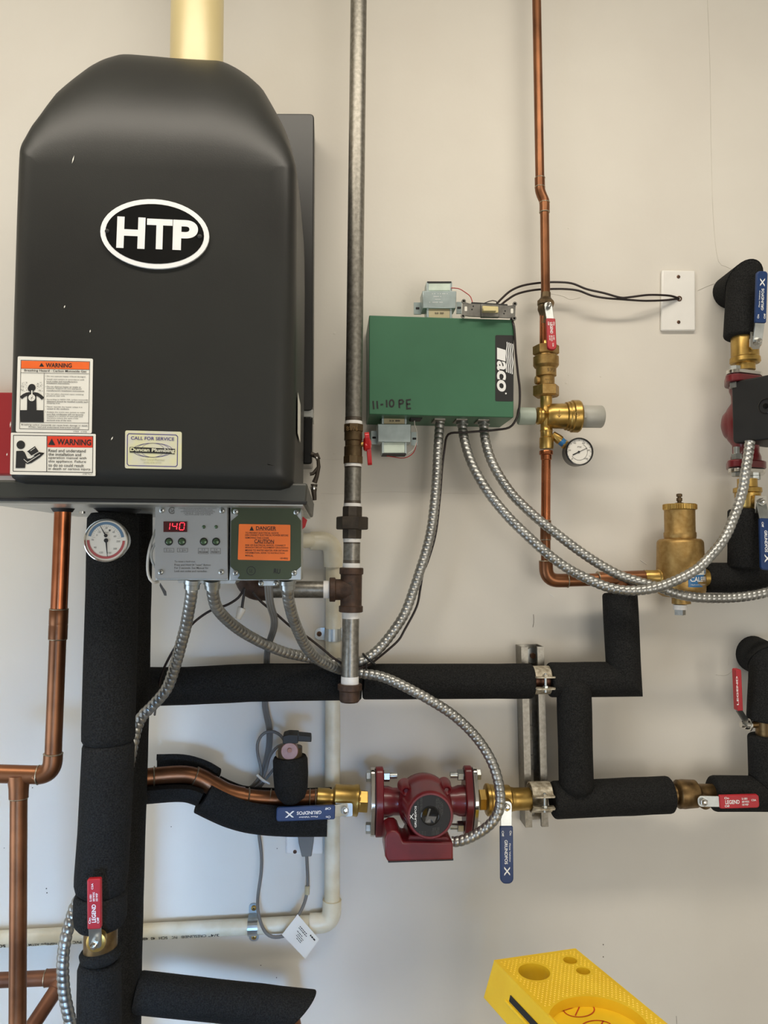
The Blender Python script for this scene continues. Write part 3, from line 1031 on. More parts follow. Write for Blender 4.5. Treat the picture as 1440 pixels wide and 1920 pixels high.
needle(b, (530, 565), (552, 845), 1.6, .3666); disc(b, P(*gp(530, 570), .3668), M(4, .36), seg=16)
b.build('needles', 'ink', face)

# ================================================================ control panel and junction box
K = lambda x, y: (260 + x / 4, 900 + y / 4)
cb = thing('control_panel', 'grey control panel showing red digits 140 under the boiler', 'control panel', P(359, 1086, .33))
MB().pix([(293, 950), (429, 950), (428, 1089), (292, 1088)], .352, .29).build('back_box', 'bright_zinc', cb, bevel=.001)
DC = .36
MB().pix(rounded([K(125, 183), K(665, 190), K(668, 742), K(120, 738)], 3.5), DC, DC - .004).build('face_plate', 'panel_grey', cb, bevel=.0006)
MB().pix([K(285, 742), K(735, 742), K(720, 778), K(300, 772)], .33, .28).build('bottom_lip', 'zinc_sheet', cb)
for x, y in ((175, 227), (626, 230), (166, 690), (620, 690)):
    screw(cb, P(*K(x, y), DC + .0003), M(5.2, DC))
dp = MB().pix([K(186, 311), K(363, 311), K(363, 390), K(186, 390)], DC + .001, DC - .001).build('display', 'display_dark', cb)
b = MB()
def segdigit(b, segs, x0, y0, w, h, d, t=1.25, sl=.12):
    pts = {'a': ((0, 0), (1, 0)), 'b': ((1, 0), (1, .5)), 'c': ((1, .5), (1, 1)), 'd': ((0, 1), (1, 1)), 'e': ((0, .5), (0, 1)), 'f': ((0, 0), (0, .5)), 'g': ((0, .5), (1, .5))}
    for s_ in segs:
        (ax, ay), (bx, by) = pts[s_]
        f = lambda u, v: (x0 + u * w + (1 - v) * h * sl, y0 + v * h)
        A_, B_ = Vector(f(ax, ay)), Vector(f(bx, by))
        e_ = (B_ - A_).normalized() * .8
        stroke(b, [tuple(A_ + e_), tuple(B_ - e_)], t, d)
for sg, x in (('bc', 305.5), ('fgbc', 322.3), ('abcdef', 336)):
    segdigit(b, sg, x if sg != 'bc' else 309, 980.3, 8.6 if sg != 'bc' else 8.6, 13.2, DC + .0015)
b.build('digits', 'display_glow', dp)
for x, y in ((489, 352), (581, 352)):
    MB().lathe(P(*K(x, y), DC), N, [(-.001, M(3.4, DC)), (.0008, M(3.2, DC)), (.0015, M(2, DC)), (.0018, 0)], 16).build('indicator', 'button_green', cb)
for x, y in ((227, 462), (325, 462), (489, 462), (581, 462)):
    bt = MB().lathe(P(*K(x, y), DC), N, [(-.001, M(7.4, DC)), (.0008, M(7.3, DC)), (.001, M(6, DC)), (.0006, M(5.8, DC)), (.0006, 0)], 22).build('button_ring', 'ink', cb)
    MB().lathe(P(*K(x, y), DC), N, [(0, M(5.8, DC)), (.0016, M(5.2, DC)), (.0022, M(3, DC)), (.0024, 0)], 18).build('button', 'button_green', bt)
b = MB()
DT = DC + .0006
for x0, x1, y1, l1, l2 in ((190, 264, 540, 'S 1/-', None), (290, 367, 540, 'S 2/+', None), (447, 522, 552, 'S 3', 'PROGRAM'), (540, 614, 552, 'S 4', 'RESET')):
    frame_line(b, [K(x0, 512), K(x1, 513), K(x1, y1 + 1), K(x0, y1)], .55, DT)
    if l2:
        ptext(b, l1, *K((x0 + x1) / 2 - 12, 523), *K((x0 + x1) / 2 + 12, 523), 3, DT); ptext(b, l2, *K(x0 + 6, 540), *K(x1 - 6, 541), 3.2, DT, .02)
    else:
        ptext(b, l1, *K(x0 + 14, 526), *K(x1 - 14, 527), 4, DT)
for t, y, x1 in (('To reset a lock-out,', 612, 426), ('Press and Hold S4 "reset" Button', 636, 540), ('For 2 seconds. See Manual for', 659, 524), ('Lock out codes and remedies.', 683, 514)):
    ptext(b, t, *K(268, y), *K(x1, y + 1), 3.8, DT, .006)
for t, y, x0, x1 in (('TEMPERATURE CONTROLLER', 201, 355, 525), ('COMBUSTION RESIDENTIAL HEATING', 213, 300, 585), ('CONTROLEUR DE TEMPERATURE', 225, 335, 555), ('COMMANDE DE CHAUFFAGE RESIDENTIEL', 237, 315, 575), ('HEAT TRANSFER', 249, 340, 560), ('ALTITUDE OF USE', 260, 345, 540)):
    ptext(b, t, *K(x0, y), *K(x1, y + 1), 2.0, DT)
annulus(b, P(*K(250, 229), DT), M(4.6, DC), M(6.4, DC), math.radians(40), math.radians(320), seg=24)
ptext(b, 'SA', *K(240, 229), *K(270, 229), 6, DT, .01)
b.build('print', 'ink_grey', cb)

jb = thing('junction_box', 'dark green junction box with orange danger label beside the control panel', 'junction box', P(498, 1088, .33))
MB().pix([(431, 947), (566, 947), (565, 1088), (430, 1089)], .352, .29).build('metal_box', 'bright_zinc', jb, bevel=.001)
cv = [(433, 977), (446, 966), (446, 964), (435, 963), (432.5, 957), (436, 949), (500, 946.5), (561, 948.5), (564.5, 954), (562, 962), (555, 957.5), (552, 960), (556, 966), (564.5, 976), (564.5, 1062), (553, 1072), (548, 1076), (546, 1084), (541, 1086.5), (452, 1086.5), (445, 1085), (449, 1079), (448, 1075), (441, 1071), (431.5, 1062)]
MB().pix(cv, DC, DC - .003).build('cover', 'green_cover', jb, bevel=.0006)
for x, y in ((728, 237), (1182, 243), (726, 697), (1167, 698)):
    screw(jb, P(*K(x, y), DC + .0002 if x < 1100 or y > 400 else DC), M(5, DC))
ol = MB().pix(rounded([K(752, 330), K(1138, 336), K(1136, 606), K(743, 598)], 2), DC + .0006, DC - .001).build('danger_label', 'label_danger', jb, label='orange danger and caution label')
b = MB(); DT = DC + .001
b.face([P(*K(x, y), DT) for x, y in ((831, 380), (864, 380), (848, 346))])
ptext(b, 'DANGER', *K(880, 361), *K(1030, 363), 7, DT, .012); stroke(b, [K(878, 378), K(1032, 381)], .4, DT)
ptext(b, 'CAUTION', *K(868, 459), *K(1014, 462), 7, DT, .012); stroke(b, [K(866, 475), K(1016, 478)], .4, DT)
for t, y, x0, x1 in (('TO PREVENT ELECTRICAL SHOCK', 396, 800, 1050), ('DISCONNECT ELECTRICAL POWER BEFORE', 413, 800, 1122), ('REMOVING THIS COVER.', 433, 800, 980), ('RISK OF ELECTRICAL SHOCK. CONNECT', 489, 800, 1102), ('BRANCH CIRCUIT EQUIPMENT GROUNDING', 507, 800, 1122), ('MEANS TO WATER HEATER. FOR DETAILED', 527, 800, 1120), ('INFORMATION, REFER TO INSTRUCTION', 547, 800, 1094), ('MANUAL.', 566, 800, 862), ('L8-4002', 586, 1062, 1120)):
    ptext(b, t, *K(x0, y), *K(x1, y + 3), 3.2, DT, .004)
b.build('print', 'ink', ol)
b = MB(); annulus(b, P(*K(843, 681), DC + .0004), M(7.2, DC), M(8.4, DC), seg=26); ptext(b, 'UL', *K(832, 680), *K(856, 684), 6, DC + .0004, .01); ptext(b, 'RU', *K(1014, 682), *K(1062, 686), 9, DC + .0004, .02)
b.build('embossing', 'ink', jb)
# cable clamp under the junction box
ck = thing('cable_clamp', 'small zinc cable clamp with two screws under the junction box', 'clamp', P(503, 1097, .345))
MB().slab(P(486, 1093, .345), P(520, 1093.5, .345), M(11, .345), .014, N, .4, .4).build('body', 'bright_zinc', ck, bevel=.001)
for x in (489.5, 517.5):
    screw(ck, P(x, 1093.7, .353), M(5, .345))
b = MB(); b.pix([(567, 968), (571, 971), (576, 975), (572, 988), (566, 993)], .32, .316); b.build('red_tag', 'red_panel', label='tiny red tag beside the junction box corner', cat='tag')

# ================================================================ gas line
gas = thing('gas_pipe', 'vertical galvanized steel gas pipe between the boiler and the green box', 'pipe', P(657, 1316, .135))
GD = .135
gx = lambda y: 672.5 - 15.5 * y / 1290 if y < 790 else 663 - (y - 790) * 7.5 / 520
G = lambda y: P(gx(y), y, GD)
RG = M(15.8, GD)
top = G(-10); top2 = G(-10) + (G(-10) - G(200)).normalized() * .62
MB().cyl(G(795), top2, RG, 28).build('pipe', 'galv', gas)
for y0, y1, m_ in ((872, 948, 'galv'), (1012, 1062, 'galv'), (1150, 1276, 'galv')):
    MB().cyl(G(y0), G(y1), RG, 28).build('nipple', m_, gas)
for y0, y1 in ((783, 791), (874, 879), (939, 945.5), (1016, 1021), (1050, 1056.5)):
    MB().lathe(G(y0), G(y1) - G(y0), [(0, RG * 1.01)] + [((i + .5 * j) * .0014, RG * (1.03 - .05 * j)) for i in range(int(M(y1 - y0, GD) / .0014)) for j in (0, 1)], 28).build('thread', 'thread', gas)
for y0, y1 in ((790, 797), (867, 875), (944, 951), (1008, 1016.5), (1056, 1067), (1145, 1159.5), (1268, 1285)):
    MB().cyl(G(y0), G(y1), RG * 1.03, 28, r2=RG * 1.05).build('thread_tape', 'ptfe', gas)
# union
b = MB(); b.lathe(G(950), G(970) - G(950), [(0, M(18.6, GD)), (.0015, M(19.4, GD)), (M(20, GD), M(19.4, GD))], 8, PI / 8)
b.lathe(G(993), G(1010) - G(993), [(0, M(19, GD)), (M(16, GD), M(18.8, GD)), (M(17, GD), M(18, GD))], 8, PI / 8)
b.build('union_body', 'iron_dark', gas, smooth=20)
b = MB(); b.lathe(G(969), G(993) - G(969), [(0, M(28, GD)), (.0015, M(30, GD)), (M(22.5, GD), M(30, GD)), (M(24, GD), M(28, GD))], 6, 0.15); b.build('union_nut', 'iron_dark', gas, smooth=20)
# tee
tee = MB()
tee.lathe(G(1064.5), G(1147) - G(1064.5), [(0, M(21, GD)), (.001, M(22.4, GD)), (M(11.5, GD), M(22.4, GD)), (M(13, GD), M(20, GD)), (M(70, GD), M(20, GD)), (M(71.5, GD), M(22.4, GD)), (M(81.5, GD), M(22.4, GD)), (M(82.5, GD), M(21, GD))], 32)
tj = G(1105.5)
sa, sb = P(617.5, 1105.5, GD), tj
tee.lathe(sa, sb - sa, [(0, M(21, GD)), (.001, M(22.6, GD)), (M(10.5, GD), M(22.6, GD)), (M(12, GD), M(19.5, GD)), ((sb - sa).length * .55, M(19.5, GD)), ((sb - sa).length * .75, M(22, GD)), ((sb - sa).length, M(22, GD))], 32)
tb = tee.build('tee', 'iron', gas)
b = MB()
tA, tB = P(656, 1089, GD), P(659.5, 1121, GD)
put_text(b, 'WARD', (tA + tB) / 2 + N * (M(20, GD) + .0004), (tB - tA), N.cross((tB - tA).normalized()) * M(8, GD), .01)
b.build('cast_lettering', 'iron_dark', tb)
MB().cyl(P(606.5, 1105.5, GD), P(619, 1105.5, GD), RG * 1.05, 28).build('thread_tape', 'ptfe', gas)
MB().cyl(P(492, 1105, GD), P(609, 1105.5, GD), RG, 28).build('branch_pipe', 'galv', gas)
e_ = fillet([P(500, 1105, GD), P(463, 1105, GD), P(458, 1050, GD), P(458, 1000, GD)], .024, 10)
MB().tube(e_, M(21, GD), 24).build('elbow', 'iron', gas)
# cap
MB().lathe(G(1282), G(1316) - G(1282), [(0, M(21.5, GD)), (.001, M(22.6, GD)), (M(11, GD), M(22.6, GD)), (M(13, GD), M(19.6, GD)), (M(31, GD), M(18.6, GD)), (M(33.5, GD), M(16.5, GD)), (M(34, GD), 0)], 12).build('cap', 'iron', gas, smooth=32)
# gas valve
gv = thing('gas_valve', 'bronze gas valve with a red tee handle on the steel pipe', 'valve', G(870))
b = MB()
b.lathe(G(796), G(812) - G(796), [(0, M(18, GD)), (.001, M(19.2, GD)), (M(13, GD), M(19.2, GD)), (M(15, GD), M(17.4, GD))], 8, PI / 8)
b.build('hex_end', 'bronze_dark', gv, smooth=20)
b = MB()
b.lathe(G(855), G(870) - G(855), [(0, M(17.4, GD)), (M(2, GD), M(19.2, GD)), (M(14, GD), M(19.2, GD)), (M(15, GD), M(18, GD))], 8, PI / 8)
b.build('hex_end', 'bronze_dark', gv, smooth=20)
MB().lathe(G(808), G(858) - G(808), [(0, M(17, GD)), (M(18, GD), M(17.2, GD)), (M(19.5, GD), M(15.5, GD)), (M(29, GD), M(15.5, GD)), (M(30.5, GD), M(17, GD)), (M(50, GD), M(17, GD))], 28).build('body', 'bronze_dark', gv)
MB().cyl(P(672, 833, GD), P(684, 833, GD), M(5, GD), 16).build('stem', 'brass', gv)
b = MB()
b.lathe(P(681, 833, GD), X, [(0, M(10, GD)), (M(3, GD), M(14, GD)), (M(12, GD), M(12, GD)), (M(15, GD), M(7, GD)), (M(16, GD), 0)], 20)
b.slab(P(687.5, 811, GD + .012), P(690, 838, GD), M(17, GD), M(9, GD), X, .9, .1, w2=M(22, GD))
b.slab(P(690, 828, GD), P(693.5, 872.5, GD - .008), M(22, GD), M(8.5, GD), X, .1, .9, w2=M(14, GD))
b.build('handle', 'red_bright', gv, bevel=.0015, bseg=3)
b = MB(); ptext(b, 'BV76', 650, 803.5, 671, 803.5, 8, GD + M(19.5, GD)); b.build('cast_lettering', 'bronze', gv)

# ================================================================ plastic drain pipe
pv = thing('drain_pipe', 'white plastic drain pipe running down the wall and off to the left', 'pipe', P(500, 1750, .02))
PD = .017
RP = .0134
MB().tube(fillet([P(584, 1013.5, .03), P(545, 1013, .05), P(543, 975, .05)], .02, 8), RP, 22).build('pipe', 'pvc', pv)
MB().tube(fillet([P(582, 1014, PD + .008), P(624, 1014, PD + .005), P(624.5, 1062, PD)], .024, 10), RP * 1.24, 26).build('elbow', 'pvc', pv)
MB().cyl(P(625, 1058, PD), P(622.5, 1692, PD), RP).build('pipe', 'pvc', pv)
MB().tube(fillet([P(622.5, 1687, PD), P(621.5, 1730, PD), P(580.5, 1731.5, PD)], .022, 10), RP * 1.24, 26).build('elbow', 'pvc', pv)
lp = MB().cyl(P(583, 1731.5, PD), P(-60, 1763.5, PD), RP).build('pipe', 'pvc', pv)
b = MB()
def pvc_text(t, x0, x1):
    """upside-down printing on the lower front of the pipe"""
    yc = lambda x: 1731.5 + (583 - x) * 32 / 643
    g = math.radians(28)
    off = N * (RP * math.cos(g) + .0003) - Z * RP * math.sin(g)
    A_, B_ = P(x0, yc(x0), PD) + off, P(x1, yc(x1), PD) + off
    v_ = -(Z * math.cos(g) - Y * math.sin(-g)).normalized() * .0068
    v_ = (-(Z * math.cos(g)) + N * -math.sin(g)) * .0068
    put_text(b, t, (A_ + B_) / 2, B_ - A_, v_, .012)
for t, x0, x1 in (('3/4"', 413, 393), ('CRESLINE®', 389, 342), ('PVC', 335, 325), ('SCH', 317, 301), ('40', 294, 286), ('480', 281, 268), ('PVC', 157, 141), ('NSF®pw ASTM D', 111, 50), ('sc.', 16, 2)):
    pvc_text(t, x0, x1)
b.build('print', 'ink', lp)
# pipe straps
def strap(label, c0, ax, rr, tabs, wdt):
    s_ = thing('pipe_strap', label, 'strap', c0)
    ax = Vector(ax).normalized(); side = ax.cross(N).normalized()
    b = MB(); pts = []
    for i in range(13):
        g = PI * i / 12
        pts.append(c0 + side * math.cos(g) * (rr + .001) + N * math.sin(g) * (rr + .001))
    pts = [c0 + side * (rr + .001) - N * (PD - .001)] + pts + [c0 - side * (rr + .001) - N * (PD - .001)]
    for a_, b_ in zip(pts, pts[1:]):
        mid = (a_ + b_) / 2; n_ = (b_ - a_).cross(ax).normalized()
        b.slab(a_, b_ + (b_ - a_).normalized() * .0004, wdt, .0014, n_, .02, .02, seg=1)
    b.build('band', 'bright_zinc' , s_, smooth=60)
    for q in tabs:
        a_ = c0 + side * q * rr - N * (PD - .0012); b_ = a_ + side * q * .019
        MB().slab(a_, b_, wdt, .0018, N, .1, .8).build('tab', 'bright_zinc', s_)
        screw(s_, a_.lerp(b_, .6) + N * .0015, .0045, 'brass' if wdt < .018 else 'brown_screw')
    return s_
strap('zinc strap holding the lower horizontal drain pipe', P(474.5, 1737, PD), P(500, 1735.7, PD) - P(450, 1738.2, PD), RP, (1, -1), .017)
strap('grey strap holding the vertical drain pipe behind the steel nipple', P(624.5, 1190, PD), Z, RP, (1, -1), .0215)

# ================================================================ strut channel with clamps
su = thing('strut_channel', 'slotted galvanized strut channel standing on the wall behind the pipes', 'strut', P(1002, 1550, .02))
s0, s1 = P(998.5, 1213, .041), P(1007, 1551, .041)
sdir = (s1 - s0).normalized(); sx_ = N.cross(sdir).normalized() * -1
if sx_.x < 0: sx_ = -sx_
Ls = (s1 - s0).length
W2 = .0206
b = MB()
def strut_bar(b, x0, x1, d0, d1, t0=0, t1=None):
    t1 = Ls if t1 is None else t1
    A_ = Vector((s0.x, 0, s0.z))
    dv = Vector((sdir.x, 0, sdir.z)).normalized()
    q = [A_ + sx_ * x0 + dv * t0, A_ + sx_ * x1 + dv * t0, A_ + sx_ * x1 + dv * t1, A_ + sx_ * x0 + dv * t1]
    b.prism([p + N * d1 for p in q], -N * (d1 - d0))
strut_bar(b, -W2, -W2 + .0026, .0, .041); strut_bar(b, W2 - .0026, W2, .0, .041)
strut_bar(b, -W2 + .0026, -.0085, .0386, .041); strut_bar(b, .0085, W2 - .0026, .0386, .041)
strut_bar(b, -.0112, -.0085, .033, .0386); strut_bar(b, .0085, .0112, .033, .0386)
# web with slots
W3 = W2 - .0026
strut_bar(b, -W3, -.0065, .0006, .003); strut_bar(b, .0065, W3, .0006, .003)
pos = .012
slots = []
while pos < Ls - .03:
    slots.append((pos, pos + .028)); pos += .0535
prev = 0
for a_, e_ in slots:
    strut_bar(b, -.0065, .0065, .0006, .003, prev, a_); prev = e_
strut_bar(b, -.0065, .0065, .0006, .003, prev, Ls)
b.build('channel', 'galv', su, smooth=0)
c_ = P(998, 1229, .005)
MB().cyl(c_ - N * .001, c_ + N * .001, .014, 24).build('washer', 'bright_zinc', su)
MB().hexn(c_ + N * .001, c_ + N * .006, .0055).build('bolt', 'brown_screw', su)

# ================================================================ insulated runs on the right
BD = .068
hb = thing('insulated_pipe', 'long horizontal black insulated pipe crossing the middle of the wall', 'pipe', P(655, 1310, BD))
foam_tube(hb, path((238, 1288, .14), (262, 1288, .115), (300, 1287, .085), (350, 1286, BD), (470, 1280, BD), (655, 1277.5, BD), (678, 1278, BD)), M(34.5, BD))
foam_tube(hb, path((680, 1278, BD), (800, 1277.5, BD), (998, 1277, BD)), M(32.5, BD))
MB().cyl(P(990, 1276, BD), P(1040, 1275, BD), .0143).build('pipe', 'copper_dull', hb)
cA, cB, cC = P(1029, 1274.5, BD), P(1170, 1273.5, BD), P(1162, 1112, BD)
bis = ((cB - cA).normalized() + (cC - cB).normalized()).normalized()
foam_tube(hb, [cA, cB], M(32.5, BD), t1=bis)
foam_tube(hb, [cB, cC], M(32.5, BD), t0=bis)
vb = thing('insulated_pipe', 'short vertical black insulated pipe linking two horizontal runs', 'pipe', P(1081, 1493, BD))
va, ve = P(1075.5, 1268, BD + .010), P(1081, 1494, BD + .010)
dv = (ve - va).normalized(); LL = (ve - va).length; rv = M(32, BD)
MB().lathe(va, dv, [(0, rv * .3)] + [(rv * (1 - math.cos(t * PI / 12)) * .75, rv * math.sin(t * PI / 12)) for t in range(2, 7)] + [(LL * .3, rv * 1.01), (LL * .6, rv * .99)] + [(LL - rv * .75 + rv * .75 * math.sin(t * PI / 12), rv * math.cos(t * PI / 12)) for t in range(0, 6)] + [(LL, rv * .15)], 30).build('foam_sleeve', 'foam', vb, smooth=60)

lb = thing('insulated_pipe', 'black insulated pipe right of the strut on the pump line', 'pipe', P(1145, 1530, BD))
foam_tube(lb, path((1036, 1500, BD), (1145, 1495, BD), (1257, 1490, BD)), M(34, BD))

def strut_clamp(label, c, r, w, ax=X):
    t = thing('pipe_clamp', label, 'clamp', c - N * 0)
    for sgn in (1, -1):
        pts = []
        for i in range(10):
            g = math.radians(-80 + 148 * i / 9)
            pts.append(c + (N * math.sin(g) + Z * sgn * math.cos(g)) * r)
        b = MB()
        for a_, b_ in zip(pts, pts[1:]):
            n_ = (b_ - a_).cross(ax).normalized()
            b.slab(a_, b_ + (b_ - a_).normalized() * .0006, w, .002, n_, .02, .02, seg=1)
        e0 = pts[-1]
        e1 = e0 + N * .014 + Z * sgn * .001
        b.slab(e0 - N * .002, e1, w * 1.02, .0022, Z, .02, .25)
        b.build('strap_half', 'clamp_paint', t, smooth=50)
    q = c + N * (r + .007)
    MB().cyl(q - Z * .016, q + Z * .016, .0026, 12).build('bolt', 'bright_zinc', t)
    MB().hexn(q + Z * .0105, q + Z * .0145, .0052).build('bolt_head', 'clamp_paint', t)
    MB().hexn(q - Z * .0085, q - Z * .0045, .0048).build('nut', 'bright_zinc', t)
    return t
strut_clamp('painted pipe clamp on the strut at the upper insulated pipe', P(1014, 1275, BD), .0235, .033)
strut_clamp('painted pipe clamp on the strut at the pump line', P(1012, 1494, BD), .0245, .035)

# ================================================================ pump line
PL = .068
RPL = .0143
# copper pipe with split foam at the left
wc = thing('copper_pipe', 'wavy copper pipe lying in split black foam left of the red pump', 'pipe', P(400, 1510, PL))
cpath = catmull(path((235, 1462, .13), (268, 1458, .11), (320, 1453, .10), (352, 1453, .095), (378, 1461, .09), (402, 1475, .088), (425, 1487, .084), (460, 1495, .078), (520, 1499, .07), (600, 1496, PL)), .008)
MB().tube(cpath, .0143, 24).build('pipe', 'copper', wc)
MB().tube(cpath[14:26], .0162, 24).build('fitting', 'copper', wc)
for i in (6, 14, 26):
    if i < len(cpath) - 1: solder(wc, cpath[i], cpath[i + 1], .0152)
for x in (508, 581, 592):
    solder(wc, P(x, 1498, PL + .001), P(x + 5, 1498, PL + .001), .0152)
def shell(pts, ro, ri, a0, a1, name='split_foam'):
    return MB().tube(catmull(path(*pts), .008), ro, 20, ang=(math.radians(a0), math.radians(a1)), rin=ri).build(name, 'foam', wc, smooth=50)
# angle 0 = towards the viewer, positive angles turn downwards for a run to the right
shell([(272, 1466, .11), (330, 1462, .10), (360, 1464, .095), (384, 1472, .092)], M(38, .1), .0180, 8, 175, 'split_foam')
shell([(292, 1446, .075), (340, 1446, .07), (375, 1456, .072), (396, 1468, .078)], M(30, .1), .018, 176, 270, 'foam_flap')
shell([(384, 1487, .092), (410, 1500, .088), (440, 1513, .084), (480, 1523, .08), (540, 1528, .078), (614, 1528, .078)], M(37, .08), .0190, -45, 180, 'split_foam')
shell([(400, 1480, .06), (425, 1492, .06), (460, 1502, .058), (540, 1506, .058), (622, 1504, .058)], M(26, .06), .016, 190, 272, 'foam_flap')

# purge valve with foam boot
dv_ = thing('purge_valve', 'purge valve with black lever and copper disc above a foam boot', 'valve', P(545, 1500, .10))
seg = [(1418, 515, 573), (1424, 512.5, 576), (1450, 513, 577), (1480, 515.5, 576), (1495, 522, 571), (1505, 533, 560), (1508, 541, 553)]
pts = [P((l + r) / 2, y, .105) for y, l, r in seg]
MB().tube(pts, [M((r - l) / 2, .105) for y, l, r in seg], 28).build('foam_boot', 'foam', dv_, smooth=60)
MB().cyl(P(544, 1400, .105), P(544, 1425, .105), .020).build('neck', 'bronze_dark', dv_)
MB().cyl(P(526, 1413, .09), P(526, 1413, .11), .008).build('lug', 'bronze_dark', dv_)
MB().lathe(P(543, 1407.5, .12), N, [(-.02, M(14, .13)), (0, M(16, .13)), (.004, M(16, .13)), (.005, M(15, .13)), (.005, 0)], 28).build('disc', 'drain_disc', dv_)
MB().hexn(P(543, 1407.5, .1245), P(543, 1407.5, .1285), M(4.6, .13)).build('bolt', 'drain_disc', dv_)
b = MB(); b.pix(rounded([(530, 1381), (541, 1377.5), (559, 1378.5), (559, 1394), (530, 1395)], 2), .125, .09); b.pix(rounded([(552, 1378), (583, 1381), (584, 1391.5), (552, 1390)], 2), .122, .095)
b.build('lever', 'black_rubber', dv_, bevel=.001)

# left isolation valve
bv = thing('ball_valve', 'brass ball valve with a sideways blue handle left of the red pump', 'valve', P(650, 1532, PL))
A = P(594, 1495.5, PL)
pr = lambda L_: [(M(t, PL), M(r, PL)) for t, r in L_]
MB().lathe(A, P(690, 1502, PL) - A, pr([(0, 16.5), (1, 18), (22, 18), (24, 16.5), (29, 16.5), (31, 24), (33, 26), (67, 27), (69, 28), (75, 28.5), (77, 27), (78, 20), (80, 20)]), 36).build('body', 'brass', bv)
MB().hexn(P(670, 1502, PL), P(689, 1503, PL), M(21, PL), .3).build('hex_end', 'brass', bv, smooth=20)
pvt = P(647, 1518, PL + .034)
MB().lathe(P(647, 1516, PL + .018), N, [(0, M(13, PL)), (.008, M(12, PL)), (.009, M(9, PL)), (.014, M(9, PL))], 20).build('stem', 'brass', bv)
b = MB(); b.pix([(629, 1506), (659, 1506), (661, 1509), (661, 1529), (655, 1531), (629, 1531)], PL + .0335, PL + .031); b.build('lever_plate', 'bright_zinc', bv)
b = MB(); b.pix([(622, 1520), (629, 1515), (630, 1531), (622, 1533)], PL + .036, PL + .031); b.build('lever_neck', 'red_bright', bv)
lever(bv, pvt, P(628, 1522, PL + .040), P(518, 1526.5, PL + .055), M(25.5, .11), 'grip_blue', .007, N, GRU, arm_w=M(22, .1), rnd=.45)
# right isolation valve
bv = thing('ball_valve', 'brass ball valve with a hanging blue handle right of the red pump', 'valve', P(940, 1525, PL))
A = P(897, 1500, PL); Bv = P(994, 1497.5, PL)
MB().hexn(A, P(912, 1499.5, PL), M(20.5, PL), .2).build('hex_end', 'brass', bv, smooth=20)
A = P(909, 1499.5, PL)
MB().lathe(A, Bv - A, pr([(0, 20), (1, 26), (3, 29), (8, 29), (10, 27), (13, 27.5), (16, 26.5), (40, 26), (46, 25.5), (49, 22), (54, 21), (57, 20.5), (84, 20.5), (86, 19)]), 36).build('body', 'brass', bv)
pvt = P(949, 1512, PL + .034)
MB().lathe(P(947, 1508, PL + .02), N, [(0, M(13, PL)), (.008, M(12, PL)), (.013, M(9, PL))], 20).build('stem', 'brass', bv)
lever(bv, pvt, P(949, 1548, PL + .038), P(950, 1656, PL + .045), M(24.5, .11), 'grip_blue', .007, N, [(t, a0, a1, o, h) for t, a0, a1, o, h in GRU], arm_w=M(21, .1), rnd=.8)

# ================================================================ circulator pumps
def pump(label, C, u, v, N=N, vk=1.0):
    """C centre of the flow axis, u flow direction, v up across; motor points to the viewer"""
    t = thing('circulator_pump', label, 'pump', C - Z * .06)
    u, v = Vector(u).normalized(), Vector(v).normalized()
    H = .0825
    b = MB()
    b.lathe(C - N * .04, N, [(t_, r_ * vk) for t_, r_ in ((0, .012), (.006, .030), (.016, .041), (.030, .0455), (.055, .0460), (.068, .0450), (.074, .040))], 40)
    b.lathe(C - u * (H - .01), u, [(0, .026), (.012, .0255), (.020, .0225), (.034, .0225), (.045, .030), (.06, .036), (.0725, .038), (.085, .036), (.10, .030), (.111, .0225), (.125, .0225), (.133, .0255), (.145, .026)], 32)
    b.build('volute', 'pump_red', t, smooth=50)
    for sgn in (1, -1):
        c = C + u * sgn * (H - .0065)
        def oval(cc, rc, rb, off):
            pts = []
            for i in range(48):
                g = 2 * PI * i / 48
                e = v * math.cos(g) + N * math.sin(g)
                # support of the hull: central circle plus two ears
                best = max((rc * 1.0, v * 0), (rb, v * off), (rb, -v * off), key=lambda q: q[0] + e.dot(q[1]))
                pts.append(cc + best[1] + e * best[0])
            return pts
        b = MB(); b.prism([p - u * .0065 for p in oval(c, .033, .0155, .0435)], u * .013); b.build('flange', 'pump_red', t, smooth=40, bevel=.002)
        c2 = c + u * sgn * .0115
        b = MB(); b.prism([p - u * .0035 for p in oval(c2, .031, .015, .0425)], u * .007); b.build('steel_flange', 'chrome', t, smooth=40, bevel=.001)
        c3 = c + u * sgn * .0072
        b = MB(); b.prism([p - u * .0009 for p in oval(c3, .030, .013, .042)], u * .0018); b.build('gasket', 'black_rubber', t)
        for q in (1, -1):
            p = c + v * q * .0435
            b = MB()
            b.hexn(p + u * sgn * .015, p + u * sgn * .0225, .0095, .3)
            b.cyl(p - u * sgn * .030, p + u * sgn * .016, .0052, 14)
            b.hexn(p - u * sgn * .0175, p - u * sgn * .0072, .0098, .1)
            b.build('bolt', 'bright_zinc', t, smooth=30)
    return t
C1 = P(794, 1502, PL)
f1 = P(807, 1530, .172)
uu = (P(860, 1501, PL) - P(720, 1503, PL)).normalized()
p1 = pump('dark red circulator pump on the horizontal line below the green box', C1, uu, N.cross(uu))
m0 = Vector((f1.x, -(PL + .02), f1.z))
m0b = m0 + (C1 - m0).normalized() * 0
b = MB()
RF = M(44.5, .172)
b.lathe(m0, N, [(0, RF * 1.12), (.014, RF * 1.12), (.018, RF * 1.05), (.03, RF * 1.02), (.075, RF), (.0805, RF * .985), (.0835, RF * .93), (.0835, RF * .86), (.081, RF * .85), (.081, 0)], 44)
b.build('motor_housing', 'pump_red', p1, smooth=40)
